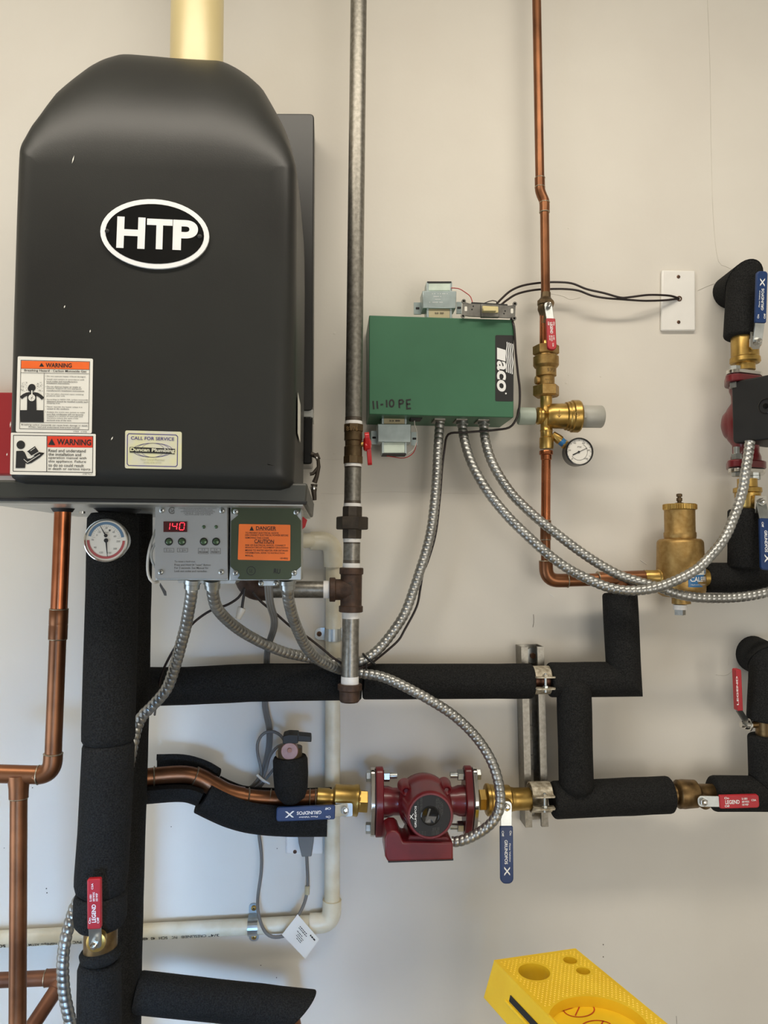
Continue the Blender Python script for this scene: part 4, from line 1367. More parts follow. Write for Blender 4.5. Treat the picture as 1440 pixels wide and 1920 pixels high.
for x, y in ((758, 1472), (832, 1470)):
    MB().lathe(P(x, y, PL + .02), N, [(0, .012), (.02, .010), (.034, .008), (.036, .0065), (.032, .003), (.032, 0)], 18).build('boss', 'pump_red', p1)
dz = .1705
b = MB(); disc(b, Vector((f1.x, -dz, f1.z)), RF * .852, seg=44); fp = b.build('name_plate', 'ink', p1)
b = MB(); cc = Vector((f1.x, -dz, f1.z)); b.lathe(cc - N * .001, N, [(0, RF * .40), (.002, RF * .40), (.003, RF * .36), (.0022, RF * .33), (.0022, 0)], 32); b.build('vent_plug', 'gloss_black', p1)
b = MB()
DPn = dz + .0006
def W(x, y): return (600 + x / 3.6, 1400 + y / 3.6)
ptext(b, 'GRUNDFOS', *W(645, 545), *W(645, 400), 3.6, DPn, .02)
stroke(b, [W(600, 455), W(632, 490)], 1.1, DPn); stroke(b, [W(632, 452), W(602, 492)], 1.1, DPn)
b.build('logo', 'ink_white', fp)
b = MB()
for x, y0, y1 in ((661, 540, 370), (680, 430, 345), (688, 425, 340), (785, 350, 420), (793, 345, 425), (801, 345, 415), (810, 455, 360), (820, 470, 370), (828, 460, 380)):
    ptext(b, 'TYPE UPS 15-58 FC', *W(x, y0), *W(x, y1), 1.7, DPn)
for y in (575, 585, 595):
    ptext(b, 'A  W  V', *W(668, y), *W(714, y), 1.8, DPn); ptext(b, '115V 60Hz', *W(755, y - 3), *W(805, y - 6), 1.8, DPn)
for y in (552, 562):
    ptext(b, 'IMP 60', *W(760, y), *W(806, y - 4), 1.8, DPn)
b.build('print', 'ink_grey', fp)
b = MB(); b.face([Vector((cc.x, -dz - .0018, cc.z)) + X * a_ + Z * b_ for a_, b_ in ((-.009, -.010), (-.002, .012), (.001, .011), (-.003, .0), (.010, -.001), (.006, -.011), (.0, -.004))]); b.build('plug_emblem', 'ink_grey', fp)
tb = [(721.5, 1573), (725, 1563), (734, 1557.5), (744, 1558), (750, 1563), (754, 1574), (757, 1579), (775, 1578), (849.5, 1579.5), (850, 1612.5), (727, 1616), (722, 1606)]
MB().pix(tb, .155, .09).build('terminal_box', 'pump_red', p1, bevel=.003, bseg=3)
MB().pix([(727, 1613), (850, 1610.5), (850, 1613.5), (728, 1617.5)], .152, .092).build('terminal_base', 'ink', p1)
b = MB(); b.pix([(768, 1566), (840, 1570), (845, 1580), (762, 1580)], .145, .08); b.build('box_neck', 'pump_red', p1, bevel=.002)
b = MB(); b.face([P(761, 1583, .1554), P(845, 1584, .1554), P(846, 1606, .1554), P(758, 1608, .1554)]); 
# second pump, upright, at the right edge
C2 = P(1397, 795, PL)
n2 = Vector((.66, -.75, 0))
p2 = pump('dark red upright pump with a black control box at the right edge', C2, Z, Vector((.75, .66, 0)), n2, .76)
MB().lathe(C2 + n2 * .02, n2, [(0, .033), (.03, .033), (.06, .030)], 32).build('motor_housing', 'pump_red', p2)
n3 = Vector((.5, -.87, 0)).normalized(); s3 = Vector((.87, .5, 0))
ct, cb_ = P(1371, 716, .097), P(1374, 832, .097)
hz_ = ct.z - cb_.z
b = MB()
prf = []
for a_, z_ in ((0, 0), (1, 0), (1, 1), (0, 1)):
    prf.append((a_ * .13, z_ * hz_))
rp_ = rounded(prf, .008, 5)
b.prism([Vector((ct.x, ct.y, cb_.z)) + n3 * a_ + Z * z_ for a_, z_ in rp_], s3 * .10)
b.build('control_box', 'black_rubber', p2, bevel=.003, bseg=3)
kc = Vector((ct.x, ct.y, cb_.z)) + n3 * .062 + Z * hz_ * .52
MB().lathe(kc, -s3, [(-.002, .0140), (.001, .0135), (.0015, .012), (-.0015, .0115), (-.0015, .005), (.002, .0045), (.0025, 0)], 24).build('selector_knob', 'gloss_black', p2)
# valves on the upright pump line
def upright_valve(label, top, prof, m='brass'):
    t = thing('ball_valve', label, 'valve', top - Z * .05)
    MB().lathe(top, -Z, prof, 32).build('body', m, t)
    return t
uv = upright_valve('brass ball valve with a raised blue handle above the upright pump', P(1396, 632, PL), pr([(0, 25), (2, 25.5), (40, 26), (42, 28), (50, 28.5), (53, 26), (54, 18.5), (66, 18.5)]))
pvt = P(1420, 641, PL + .036)
MB().lathe(P(1410, 645, PL + .012), N, [(0, M(13, PL)), (.014, M(12, PL)), (.02, M(8, PL))], 20).build('stem', 'brass', uv)
b = MB(); b.pix([(1407, 622), (1428, 623), (1428, 640), (1424, 654), (1412, 655), (1406.5, 650)], PL + .037, PL + .034); b.build('lever_plate', 'chrome', uv)
MB().slab(P(1419, 628, PL + .036), P(1424, 603, PL + .046), M(19, .1), .003, N, .1, .1).build('lever_bend', 'chrome', uv)
lever(uv, pvt, P(1425, 606, PL + .048), P(1428, 509, PL + .055), M(22, .12), 'grip_blue', .007, N, GRU, arm_w=M(19, .1), rnd=.6)
lv = upright_valve('brass ball valve with a lowered blue handle below the upright pump', P(1401, 898, PL), pr([(0, 18.5), (16, 18.5), (18, 26), (26, 26.5), (28, 24), (52, 23), (60, 20)]))
pvt = P(1427, 941, PL + .036)
MB().lathe(P(1414, 940, PL + .012), N, [(0, M(13, PL)), (.014, M(12, PL)), (.02, M(8, PL))], 20).build('stem', 'brass', lv)
b = MB(); b.pix([(1417, 929), (1437, 930), (1438, 962), (1416, 962)], PL + .037, PL + .034); b.build('lever_plate', 'chrome', lv)
lever(lv, pvt, P(1434, 972, PL + .046), P(1437, 1069, PL + .055), M(24, .12), 'grip_blue', .007, N, GRU, arm_w=M(20, .1), rnd=.6)
# insulated elbow at the top right
ie = thing('insulated_pipe', 'black insulated elbow leaving the wall at the upper right edge', 'pipe', P(1390, 640, .06))
e0, e1, e2 = P(1366, 549, .0), P(1395, 528, .062), P(1389, 634, .068)
bis = ((e1 - e0).normalized() + (e2 - e1).normalized()).normalized()
foam_tube(ie, [e0, e1], .0315, t1=bis, t0=Y); foam_tube(ie, [e1, e2], .0300, t0=bis)
il = thing('insulated_pipe', 'black insulated pipe piece below the upright pump', 'pipe', P(1396, 1072, .068))
foam_tube(il, path((1396, 954, PL), (1395.5, 1066, PL)), M(30.5, PL), soft=.3)
ih = thing('insulated_pipe', 'horizontal black insulated pipe between the air separator and the right edge', 'pipe', P(1400, 1112, .05))
foam_tube(ih, path((1318, 1083, .05), (1400, 1083.5, .05), (1600, 1084, .05)), M(29, .05))
# lower right: elbow from the wall, riser with red valve
ir = thing('insulated_pipe', 'black insulated riser with an elbow at the lower right edge', 'pipe', P(1434, 1500, .068))
e0, e1, e2 = P(1412, 1226, 0), P(1441, 1240, .068), P(1436, 1352, .068)
bis = ((e1 - e0).normalized() + (e2 - e1).normalized()).normalized()
foam_tube(ir, [e0, e1], .0335, t1=bis, t0=Y); foam_tube(ir, [e1, e2], .032, t0=bis)
f0, f1_, f2 = P(1438, 1378, .068), P(1441, 1488, .068), P(1336, 1487.5, .068)
bis = ((f1_ - f0).normalized() + (f2 - f1_).normalized()).normalized()
foam_tube(ir, [f0, f1_], .032, t1=bis); foam_tube(ir, [f1_, f2], .0305, t0=bis)
MB().cyl(P(1437, 1345, .068), P(1438, 1385, .068), .0185).build('valve_body', 'bronze', ir)
hv = thing('valve_handle', 'upright red valve handle on the riser at the lower right edge', 'valve', P(1403, 1360, .068))
MB().cyl(P(1425, 1358, .068), P(1398, 1359, .068), .006).build('stem', 'bronze', hv)
b = MB(); b.lathe(P(1406, 1359, .068), P(1391, 1358, .068) - P(1406, 1359, .068), [(0, .011), (.002, .011), (.003, .0085), (.011, .008), (.0115, .0058), (.0165, .0056), (.017, 0)], 18); b.build('nut', 'chrome', hv)
MB().slab(P(1405, 1362, .070), P(1382.5, 1327, .085), M(14, .07), .003, Vector((.6, -1, .3)), .7, .1).build('lever_arm', 'bright_zinc', hv)
g = MB().slab(P(1384.5, 1331, .085), P(1381, 1254, .09), M(10.5, .08), .014, N, .2, .5).build('grip', 'grip_red', hv, bevel=.002)
b = MB(); A_, B_ = P(1383.5, 1322, .0975), P(1381.5, 1268, .1025); put_text(b, 'LEGEND', (A_ + B_) / 2, B_ - A_, N.cross((B_ - A_).normalized()) * .0032, .02); b.build('lettering', 'ink_white', g)
# valve with a sideways red handle
rv_ = thing('ball_valve', 'bronze ball valve with a sideways red handle right of the insulated pump line', 'valve', P(1290, 1515, PL))
A = P(1254, 1489.5, PL)
MB().lathe(A, P(1350, 1487, PL) - A, pr([(0, 16.5), (12, 17), (15, 24), (18, 26.5), (24, 26.5), (27, 27), (34, 26.5), (52, 25.5), (56, 20), (60, 18), (95, 17)]), 32).build('body', 'bronze', rv_)
MB().lathe(P(1316, 1500, PL + .012), N, [(0, M(14, PL)), (.014, M(13, PL)), (.018, M(8, PL))], 20).build('stem', 'bronze', rv_)
pvt = P(1317.5, 1502.5, PL + .034)
lever(rv_, pvt, P(1348, 1503, PL + .040), P(1422, 1501, PL + .048), M(25, .11), 'grip_red', .007, N, LEG, arm_w=M(20, .1), rnd=.45)

# ================================================================ copper feed line on the right
fd = .060
fl = thing('copper_pipe', 'thin copper feed pipe coming down the wall into the air separator', 'pipe', P(1024, 1100, fd))
RC = .0081
t0 = P(1006, -10, fd); t1 = P(1012.3, 338, fd)
MB().cyl(t1, t0 + (t0 - t1).normalized() * .62, RC, 22).build('pipe', 'copper', fl)
MB().cyl(P(1012, 334, fd), P(1012.3, 351, fd), RC * 1.13, 22).build('coupling', 'copper', fl)
MB().tube(catmull(path((1012.3, 350, fd), (1013, 358, fd), (1016.5, 368, fd), (1020, 376, fd), (1021, 384, fd), (1021, 398, fd)), .003), RC * 1.13, 20).build('offset_bend', 'copper', fl)
for y in (334, 351, 380, 398):
    x = 1012.2 if y < 360 else 1021
    solder(fl, P(x, y, fd), P(x, y - 5, fd), RC * 1.1)
MB().cyl(P(1021, 396, fd), P(1023, 552, fd), RC, 22).build('pipe', 'copper', fl)
MB().cyl(P(1020.5, 585, fd), P(1020, 660, fd), RC, 22).build('pipe', 'copper_bright', fl)
MB().lathe(P(1024, 845, fd), -Z, [(0, .0115), (.001, .0122), (.007, .0122), (.008, .0098), (.016, .0096), (.017, .0084)], 20).build('adapter', 'copper_bright', fl)
MB().cyl(P(1024, 856, fd), P(1023, 985, fd), RC * 1.02, 22).build('pipe', 'copper_bright', fl)
MB().cyl(P(1023, 976, fd), P(1023, 1012, fd), RC * 1.18, 22).build('coupling', 'copper', fl)
MB().cyl(P(1023, 1010, fd), P(1023.5, 1056, fd), RC * 1.05, 22).build('pipe', 'copper', fl)
solder(fl, P(1023, 976, fd), P(1023, 971, fd), RC * 1.1); solder(fl, P(1023, 1012, fd), P(1023, 1020, fd), RC * 1.1)
ec = P(1024.5, 1088.5, fd)
MB().tube(fillet([P(1023.5, 1052, fd), ec, P(1063, 1088.5, fd)], .022, 10), .0122, 24).build('elbow', 'copper', fl)
MB().cyl(P(1060, 1088.5, fd), P(1124, 1086.5, fd), .0111, 24).build('pipe', 'copper', fl)
MB().cyl(P(1120, 1087, fd), P(1210, 1084, fd), .0140, 26).build('tee', 'copper', fl)
MB().cyl(P(1162, 1086, fd), P(1162, 1118, fd), .0140, 24).build('tee_branch', 'copper', fl)
for x in (1064, 1121, 1209, 1213.5):
    solder(fl, P(x, 1088.5 - (x - 1063) * .03, fd), P(x + 4, 1088.5 - (x - 1059) * .03, fd), .0122 if x < 1100 else .0138)
solder(fl, P(1023.3, 1052, fd), P(1023.3, 1058, fd), .0115)

# shut-off valve with red lever
fv = thing('ball_valve', 'small bronze ball valve with a hanging red lever on the copper feed pipe', 'valve', P(1024, 592, fd))
A = P(1023.5, 549, fd)
fp_ = lambda L_: [(M(t, fd), M(r, fd)) for t, r in L_]
MB().lathe(A, P(1021, 612, fd) - A, fp_([(0, 9.6), (10, 10), (14, 13), (17, 16), (24, 16), (26, 14.5), (34, 15), (38, 13), (44, 11), (48, 9.8), (62, 9.6)]), 10).build('body', 'bronze_dark', fv, smooth=32)
pvt = P(1028, 573, fd + .030)
MB().lathe(P(1026, 575, fd + .008), N, [(0, M(10, fd)), (.012, M(9, fd)), (.022, M(7, fd))], 16).build('stem', 'bronze_dark', fv)
lever(fv, pvt, P(1032, 598, fd + .034), P(1034.5, 656.5, fd + .042), M(18, .1), 'grip_red', .007, N, LEG, arm_w=M(15, .1), rnd=.75)

# fill valve / backflow assembly
bf = thing('fill_valve', 'brass pressure-reducing fill valve with grey end knobs on the copper feed pipe', 'valve', P(1024, 845, fd))
pp = lambda L_: [(M(t, fd), M(r, fd)) for t, r in L_]
vx = lambda y: 1023.5 + (y - 650) * .003
VP_ = lambda y: P(vx(y), y, fd)
MB().lathe(VP_(640), -Z, pp([(0, 10), (6, 10.5), (9, 12)]), 24).build('tail_piece', 'brass', bf)
MB().lathe(VP_(648), -Z, pp([(0, 22.5), (1.5, 25), (16, 25), (18, 23)]), 6, .25).build('union_nut', 'brass_sand', bf, smooth=20)
MB().lathe(VP_(666), -Z, pp([(0, 20), (2, 20.5), (4, 24.5), (20, 24.5), (24, 22), (26, 19.5), (41, 19.5), (42, 16), (58, 16)]), 36).build('body', 'brass_sand', bf, smooth=30)
b = MB(); ptext(b, '573', 1026, 693, 1041, 694, 6, fd + M(20, fd)); ptext(b, 'MAX 175', 1022, 711, 1036, 711.5, 2.4, fd + M(17, fd)); ptext(b, '1/2', 1026, 716, 1032, 716.5, 3, fd + M(17, fd)); b.build('cast_lettering', 'bronze_dark', bf)
MB().lathe(P(1012, 713, fd), -X, pp([(0, 8), (7, 8.5), (9, 7), (9.5, 0)]), 20).build('side_plug', 'brass_sand', bf)
MB().lathe(VP_(723), -Z, pp([(0, 22), (1.5, 25.5), (19, 25.5), (22, 22)]), 6, 0.0).build('union_nut', 'brass_sand', bf, smooth=20)
MB().lathe(VP_(742), -Z, pp([(0, 14), (3, 11.5), (24, 11.5), (30, 14), (48, 14), (56, 11.2), (66, 11.4), (67, 12.2), (69, 12.2), (70, 11.4), (80, 11.6), (82, 13.4), (100, 13.6), (103, 12.5)]), 30).build('lower_body', 'brass', bf, smooth=40)
yc = 780
A = P(1024, yc, fd + .004)
MB().lathe(A, X, pp([(0, 20), (6, 23), (14, 24), (36, 24.5), (38, 27), (42, 27), (44, 28.5), (48, 28.5), (50, 31), (62, 31.2), (65, 29.5), (66, 20)]), 40).build('spring_housing', 'brass', bf, smooth=30)
arrow = MB(); DA = fd + .004 + M(25, fd)
stroke(arrow, [(1049, 768), (1049, 782)], 1.2, DA); stroke(arrow, [(1046, 778), (1049, 782), (1052, 778)], 1.2, DA); arrow.build('cast_arrow', 'brass_sand', bf)
ra = MB(); annulus(ra, P(1083, 776, fd + .004 + M(31.8, fd)), M(4, fd), M(5, fd), seg=20); ptext(ra, 'B', 1081.5, 776, 1085, 776, 4, fd + .004 + M(31.8, fd), .02); ra.build('cast_mark', 'brass_sand', bf)
MB().lathe(P(1087, 781, fd + .004), X, pp([(0, 20), (2, 21.5), (42, 21.5), (44, 20), (45, 18), (45.5, 0)]), 36).build('adjusting_knob', 'knob_grey', bf, smooth=40)
b = MB(); b.pix(rounded([(1093, 773), (1100, 773), (1100, 783), (1093, 783)], 1.5), fd + .004 + M(23, fd), fd + .01); b.build('knob_tab', 'knob_grey', bf)
MB().lathe(P(1026, yc, fd), -X, pp([(0, 14), (8, 15.5), (10, 16.5), (14, 15.8), (16, 16.8), (19, 16.8), (21, 14), (22, 0)]), 32).build('strainer_cap', 'brass', bf, smooth=30)
MB().box(P(1003.5, 779, fd), (.008, .006, .010)).build('cap_slot', 'brass', bf)
MB().lathe(P(1002.5, 780.5, fd), -X, pp([(0, 15), (1, 16.5), (30, 17), (32, 16), (32.5, 0)]), 32).build('end_knob', 'knob_green', bf, smooth=40)
# gauge on the fill valve
fg = thing('pressure_gauge', 'small black-rimmed pressure gauge hanging from the brass fill valve', 'gauge', P(1086, 876, fd))
g0, g1 = P(1036, 814, fd), P(1066, 839, fd)
gd = (g1 - g0).normalized()
MB().lathe(g0, gd, [(0, .006), (.008, .0075), (.013, .0085), (.018, .0085)], 18).build('stem', 'brass', fg)
MB().hexn(g0 + gd * .026, g0 + gd * .040, .0085).build('stem_hex', 'brass', fg, smooth=20)
MB().cyl(g0 + gd * .017, g0 + gd * .027, .0075).build('thread_tape', 'decal_blue', fg)
fc = P(1086, 847, fd + .022)
RGa = M(27.5, fd + .022)
MB().lathe(fc - N * .024, N, [(0, RGa * .9), (.003, RGa * .97), (.022, RGa * .98), (.024, RGa * 1.0), (.0275, RGa * .97), (.028, RGa * .90), (.0246, RGa * .87), (.0245, 0)], 44).build('case', 'gloss_black', fg)
b = MB(); disc(b, fc + N * .0009, RGa * .885, seg=40); fdial = b.build('dial', 'dial_white', fg)
b = MB()
FD2 = fd + .0234
annulus(b, P(1086, 847, FD2), M(15.6, fd), M(16.2, fd), math.radians(-150), math.radians(60), seg=40)
for i in range(13):
    g = math.radians(225 - 270 * i / 12)
    stroke(b, [(1086 + r_ * math.cos(g), 847 - r_ * math.sin(g)) for r_ in (20.5, 22.5)], .7, FD2)
for i, t in enumerate(('0', '20', '40', '60', '80', '100')):
    g = math.radians(225 - 54 * i); x, y = 1086 + 18.3 * math.cos(g), 847 - 18.3 * math.sin(g)
    ptext(b, t, x - 1.2 * len(t), y, x + 1.2 * len(t), y, 2.6, FD2)
ptext(b, 'PSI', 1083, 838, 1090, 838, 2.6, FD2)
b.build('dial_print', 'ink_grey', fdial)
b = MB(); stroke(b, [(1074, 853), (1085, 847.8)], 2.2, FD2 + .0004); stroke(b, [(1084, 848), (1101, 840)], 1.0, FD2 + .0004); disc(b, P(1085.5, 847.3, FD2 + .0008), M(2.2, fd), seg=12); b.build('needle', 'ink', fdial)

# ================================================================ air separator
sd = .062
sp = thing('air_separator', 'brass air separator with a tall vent chamber and blue label', 'air separator', P(1275, 1152, sd))
top = P(1274, 945, sd)
sm = lambda L_: [(M(t, sd), M(r, sd)) for t, r in L_]
MB().lathe(P(1275, 1010, sd), -Z, sm([(0, 30), (1, 38), (4, 41.5), (8, 43), (30, 43.5), (60, 45), (84, 46), (100, 45), (106, 42), (111, 34), (113, 19), (114, 17.5), (125, 17.5), (126, 12)]), 44).build('body', 'brass_sand', sp, smooth=50)
MB().lathe(P(1274, 955, sd), -Z, sm([(0, 27), (1, 28.5), (43, 28.5), (46, 30), (52, 30), (57, 29)]), 40).build('vent_chamber', 'brass_sand', sp, smooth=30)
b = MB(); prof_ = sm([(0, 29.5), (1, 31), (10, 31), (12, 29.5)])
b.lathe(top, -Z, prof_, 60); b.build('knurled_cap', 'brass', sp, smooth=30)
for i in range(46):
    g = 2 * PI * i / 46
    if math.sin(g) < -.2: continue
    c_ = P(1274, 951, sd) + X * math.cos(g) * M(31, sd) + N * math.sin(g) * M(31, sd)
    MB().box(c_, (.0016, .0016, .0085), Matrix.Rotation(g, 3, 'Z')).build('knurl', 'brass', sp, smooth=0)
b = MB(); b.lathe(P(1273.5, 925.5, sd), -Z, sm([(0, 3), (1, 5.5), (6, 5.5), (6.5, 3.5), (8, 3.5), (8.5, 5.5), (14, 5.5), (15, 4), (17, 4), (18, 8), (20, 10)]), 18); b.build('vent_cap', 'bronze_dark', sp)
MB().cyl(P(1275, 1134, sd), P(1275, 1143, sd), M(13, sd)).build('thread_tape', 'ptfe', sp)
MB().cyl(P(1275, 1140, sd), P(1275.3, 1153, sd), M(11, sd), 4).build('drain_plug', 'galv', sp, smooth=20)
for x0, x1 in ((1208, 1240),):
    MB().lathe(P(x0, 1083, sd), X, sm([(0, 13.5), (2, 14.5), (26, 14.5), (28, 17), (34, 17)]), 28).build('port', 'brass', sp)
MB().lathe(P(1312, 1083, sd), X, sm([(0, 17), (14, 17)]), 24).build('port', 'brass', sp)
# wrapped label
def wrap(mb, ang0, ang1, z0, z1, r, k=14):
    cc_ = Vector((P(1275, 1085, sd).x, -sd, 0))
    vs_, fs_ = [], []
    for i in range(k + 1):
        g = ang0 + (ang1 - ang0) * i / k
        q = cc_ + X * math.sin(g) * r + N * math.cos(g) * r
        vs_ += [q + Z * z0, q + Z * z1]
    mb.add(vs_, [(2 * i, 2 * i + 1, 2 * i + 3, 2 * i + 2) for i in range(k)])
rs = M(46.4, sd)
zt, zm, zb = P(1290, 1066, sd + .04).z, P(1290, 1078, sd + .04).z, P(1290, 1101, sd + .04).z
b = MB(); wrap(b, -.12, .98, zm, zt, rs); lab = b.build('label_top', 'label_white', sp)
b = MB(); wrap(b, -.12, .98, zb, zm, rs); lab2 = b.build('label', 'decal_blue', sp)
def wraptext(mb, t, a0, a1, zc_, h, r, bold=.02):
    vs_, fs_ = text_mesh(t, bold)
    cc_ = Vector((P(1275, 1085, sd).x, -sd, 0))
    out = []
    for a, c_ in vs_:
        g = (a0 + a1) / 2 + (a1 - a0) * a
        out.append(cc_ + X * math.sin(g) * r + N * math.cos(g) * r + Z * (zc_ + c_ * h))
    mb.add(out, fs_)
b = MB(); wraptext(b, 'CALEFFI', -.05, .85, (zm + zb) / 2 + .003, .0085, rs + .0006); wraptext(b, 'Hydronic Solutions', -.02, .8, zb + .004, .0026, rs + .0006, .0); b.build('lettering', 'ink_white', lab2)
b = MB(); wraptext(b, 'DISCAL', .0, .55, (zm + zt) / 2, .004, rs + .0006); b.build('lettering', 'ink_grey', lab)
b = MB(); wraptext(b, 'X', .68, .9, (zm + zt) / 2, .008, rs + .0006); b.build('mark', 'decal_blue', lab)

# ================================================================ green relay box
gb = thing('relay_box', 'green metal relay box with a black logo strip on the wall', 'control box', P(828, 783, .05))
BX = .105
MB().pix([(692, 591), (964, 599.5), (963, 783), (692, 777)], BX, 0).build('case', 'green_paint', gb, bevel=.0015)
def T(x, y): return (660 + x / 4.2353, 500 + y / 4.2353)
bt = BX + .0005
MB().pix(rounded([T(1138, 543), T(1284, 545), T(1282, 1070), T(1138, 1068)], 3), bt, BX - .0005).build('logo_strip', 'ink', gb)
dcl = [o for o in gb.children if o.name.startswith('logo_strip')][0]
b = MB(); bt2 = bt + .0005
b.face([P(*T(x, y), bt2) for x, y in ((1152, 642), (1220, 662), (1220, 752), (1152, 734))])
for i in range(4):
    x = 1229 + i * 15
    pts = [T(x + 3.5 * math.sin((y - 600) / 255 * 4 * PI + .6), y + i * 5) for y in range(598, 840, 12)]
    stroke(b, pts, 1.9, bt2)
A_, B_ = P(*T(1187, 748), bt2), P(*T(1187, 992), bt2)
put_text(b, 'aco', (A_ + B_) / 2, B_ - A_, X * M(17.5, BX), .028, .12)
b.face([P(*T(1222 + 7 * math.cos(i), 1007 + 7 * math.sin(i)), bt2) for i in [k * PI / 5 for k in range(10)]])
b.build('logo', 'ink_white', dcl)
b = MB()
hw = [[(168, 1066), (170, 1095), (173, 1132)], [(199, 1066), (201, 1098), (204, 1128)], [(226, 1096), (248, 1093)], [(274, 1058), (276, 1085), (277, 1117)],
      [(315 + 17 * math.cos(i * PI / 8), 1085 + 27 * math.sin(i * PI / 8)) for i in range(17)], [(374, 1060), (377, 1122)], [(374, 1060), (398, 1058), (408, 1070), (403, 1084), (378, 1092)],
      [(468, 1055), (434, 1060), (435, 1092), (437, 1128), (469, 1124)], [(436, 1092), (464, 1089)]]
for st_ in hw:
    stroke(b, [T(*q) for q in st_], 3.0, BX + .0006)
b.build('marker_writing', 'ink', gb)
for x, y in ((781, 783),):
    MB().pix(rounded([T(462, 1188), T(562, 1186), T(556, 1212), T(468, 1212)], 2), .085, .06).build('knockout', 'ink', gb)
for x, y in ((825, 786), (866, 786), (907, 787)):
    MB().pix([(x - 11, y - 6), (x + 11, y - 6), (x + 11, y + 2), (x - 11, y + 2)], .082, .045).build('conduit_nut', 'galv', gb, bevel=.001)
screw(gb, P(835, 780.5, BX - .02), .003, slot=False)

def transformer(label, x0, y0, x1, y1, d, up, tabs):
    """metal-cased transformer; front face in pixels; up=1 coil shows above"""
    t = thing('transformer', label, 'transformer', P((x0 + x1) / 2, y1, d))
    MB().pix([(x0, y0), (x1, y0 + .5), (x1 - 1, y1 + .5), (x0 + .5, y1)], d, d - .035).build('core', 'transformer', t, bevel=.0012)
    w_ = x1 - x0
    cu = (y0 - 16, y0 + 1) ; cl = (y1 - 1, y1 + 22)
    MB().pix(rounded([(x0 + w_ * .16, cu[0]), (x0 + w_ * .84, cu[0]), (x0 + w_ * .86, cu[1]), (x0 + w_ * .13, cu[1])], 4), d - .004, d - .03).build('coil', 'coil_paper' if up else 'coil_label', t, bevel=.003)
    MB().pix(rounded([(x0 + w_ * .13, cl[0]), (x0 + w_ * .86, cl[0]), (x0 + w_ * .83, cl[1]), (x0 + w_ * .16, cl[1])], 4), d - .004, d - .03).build('coil', 'coil_label' if up else 'coil_paper', t, bevel=.003)
    b = MB()
    for sx0 in (x0 + w_ * .12, x0 + w_ * .80):
        b.pix([(sx0, cu[0] - 1), (sx0 + w_ * .07, cu[0] - 1), (sx0 + w_ * .07, cl[1] + 1), (sx0, cl[1] + 1)], d - .008, d - .028)
    fr = b
    for q, (sx0) in enumerate((x0 + w_ * .12, x0 + w_ * .80)):
        MB().pix([(sx0, cu[0] - 1), (sx0 + w_ * .07, cu[0] - 1), (sx0 + w_ * .07, cl[1] + 1), (sx0, cl[1] + 1)], d - .0035, d - .032).build('bracket', 'transformer', t, bevel=.0008)
    ye = cu[0] if up else cl[1]
    MB().pix([(x0 + w_ * .14, ye - 1.5), (x0 + w_ * .85, ye - 1.5), (x0 + w_ * .85, ye + 1.5), (x0 + w_ * .14, ye + 1.5)], d - .003, d - .032).build('terminal_strip', 'ink', t)
    for tx0, tx1, ty0, ty1 in tabs:
        tb_ = MB().pix([(tx0, ty0), (tx1, ty0), (tx1, ty1), (tx0, ty1)], d - .030, d - .033).build('mounting_tab', 'transformer', t)
        MB().pix(rounded([((tx0 + tx1) / 2 - 3.5, (ty0 + ty1) / 2 - 2), ((tx0 + tx1) / 2 + 3.5, (ty0 + ty1) / 2 - 2), ((tx0 + tx1) / 2 + 3.5, (ty0 + ty1) / 2 + 2), ((tx0 + tx1) / 2 - 3.5, (ty0 + ty1) / 2 + 2)], 1.5), d - .0295, d - .031).build('slot', 'ink', tb_)
    return t
tu = transformer('silver transformer standing on top of the green box', 792, 545, 856, 578, .082, 1, ((776, 790, 567, 589), (856, 866, 566, 588)))
b = MB()
for i, (x0, x1) in enumerate(((636, 770), (648, 724), (660, 720), (596, 736))):
    y = 215 + i * 22 if i < 3 else 283
    n_ = int((x1 - x0) / 9)
    for k in range(n_):
        if random.random() < .75:
            stroke(b, [T(x0 + k * 9, y), T(x0 + k * 9 + 5, y)], 1.4, .0826)
b.build('stamped_print', 'ink_white', tu, kind='stuff')
tl = transformer('silver transformer hanging under the green box beside the red tee handle', 708, 794.5, 771, 829, .072, 0, ((696, 707, 808, 833), (771, 783, 810, 835)))
b = MB(); ptext(b, '53 88', 730, 789, 750, 789, 3, .0692, .02); b.build('coil_print', 'ink', tl)
b = MB(); ptext(b, '50 00', 815, 587, 832, 587, 3, .0792, .02); b.build('coil_print', 'ink', tu)
cord('thin_wire', 'thin red wire looping from the upper transformer to the switch', 'wire', [(846, 540, .08), (860, 541, .085), (872, 548, .09), (882, 556, .095), (886, 568, .1)], .0008, 'wire_red')
cord('thin_wire', 'thin white wire beside the lower transformer', 'wire', [(778, 784, .07), (777, 795, .07), (781, 808, .07), (781.5, 825, .07), (776, 842, .065), (766, 850, .06)], .0008, 'wire_white')
cord('thin_wire', 'thin red wire below the lower transformer', 'wire', [(781, 830, .065), (777, 846, .062), (768, 855, .06), (755, 859, .058), (740, 857, .056), (725, 855, .056)], .0008, 'wire_red')

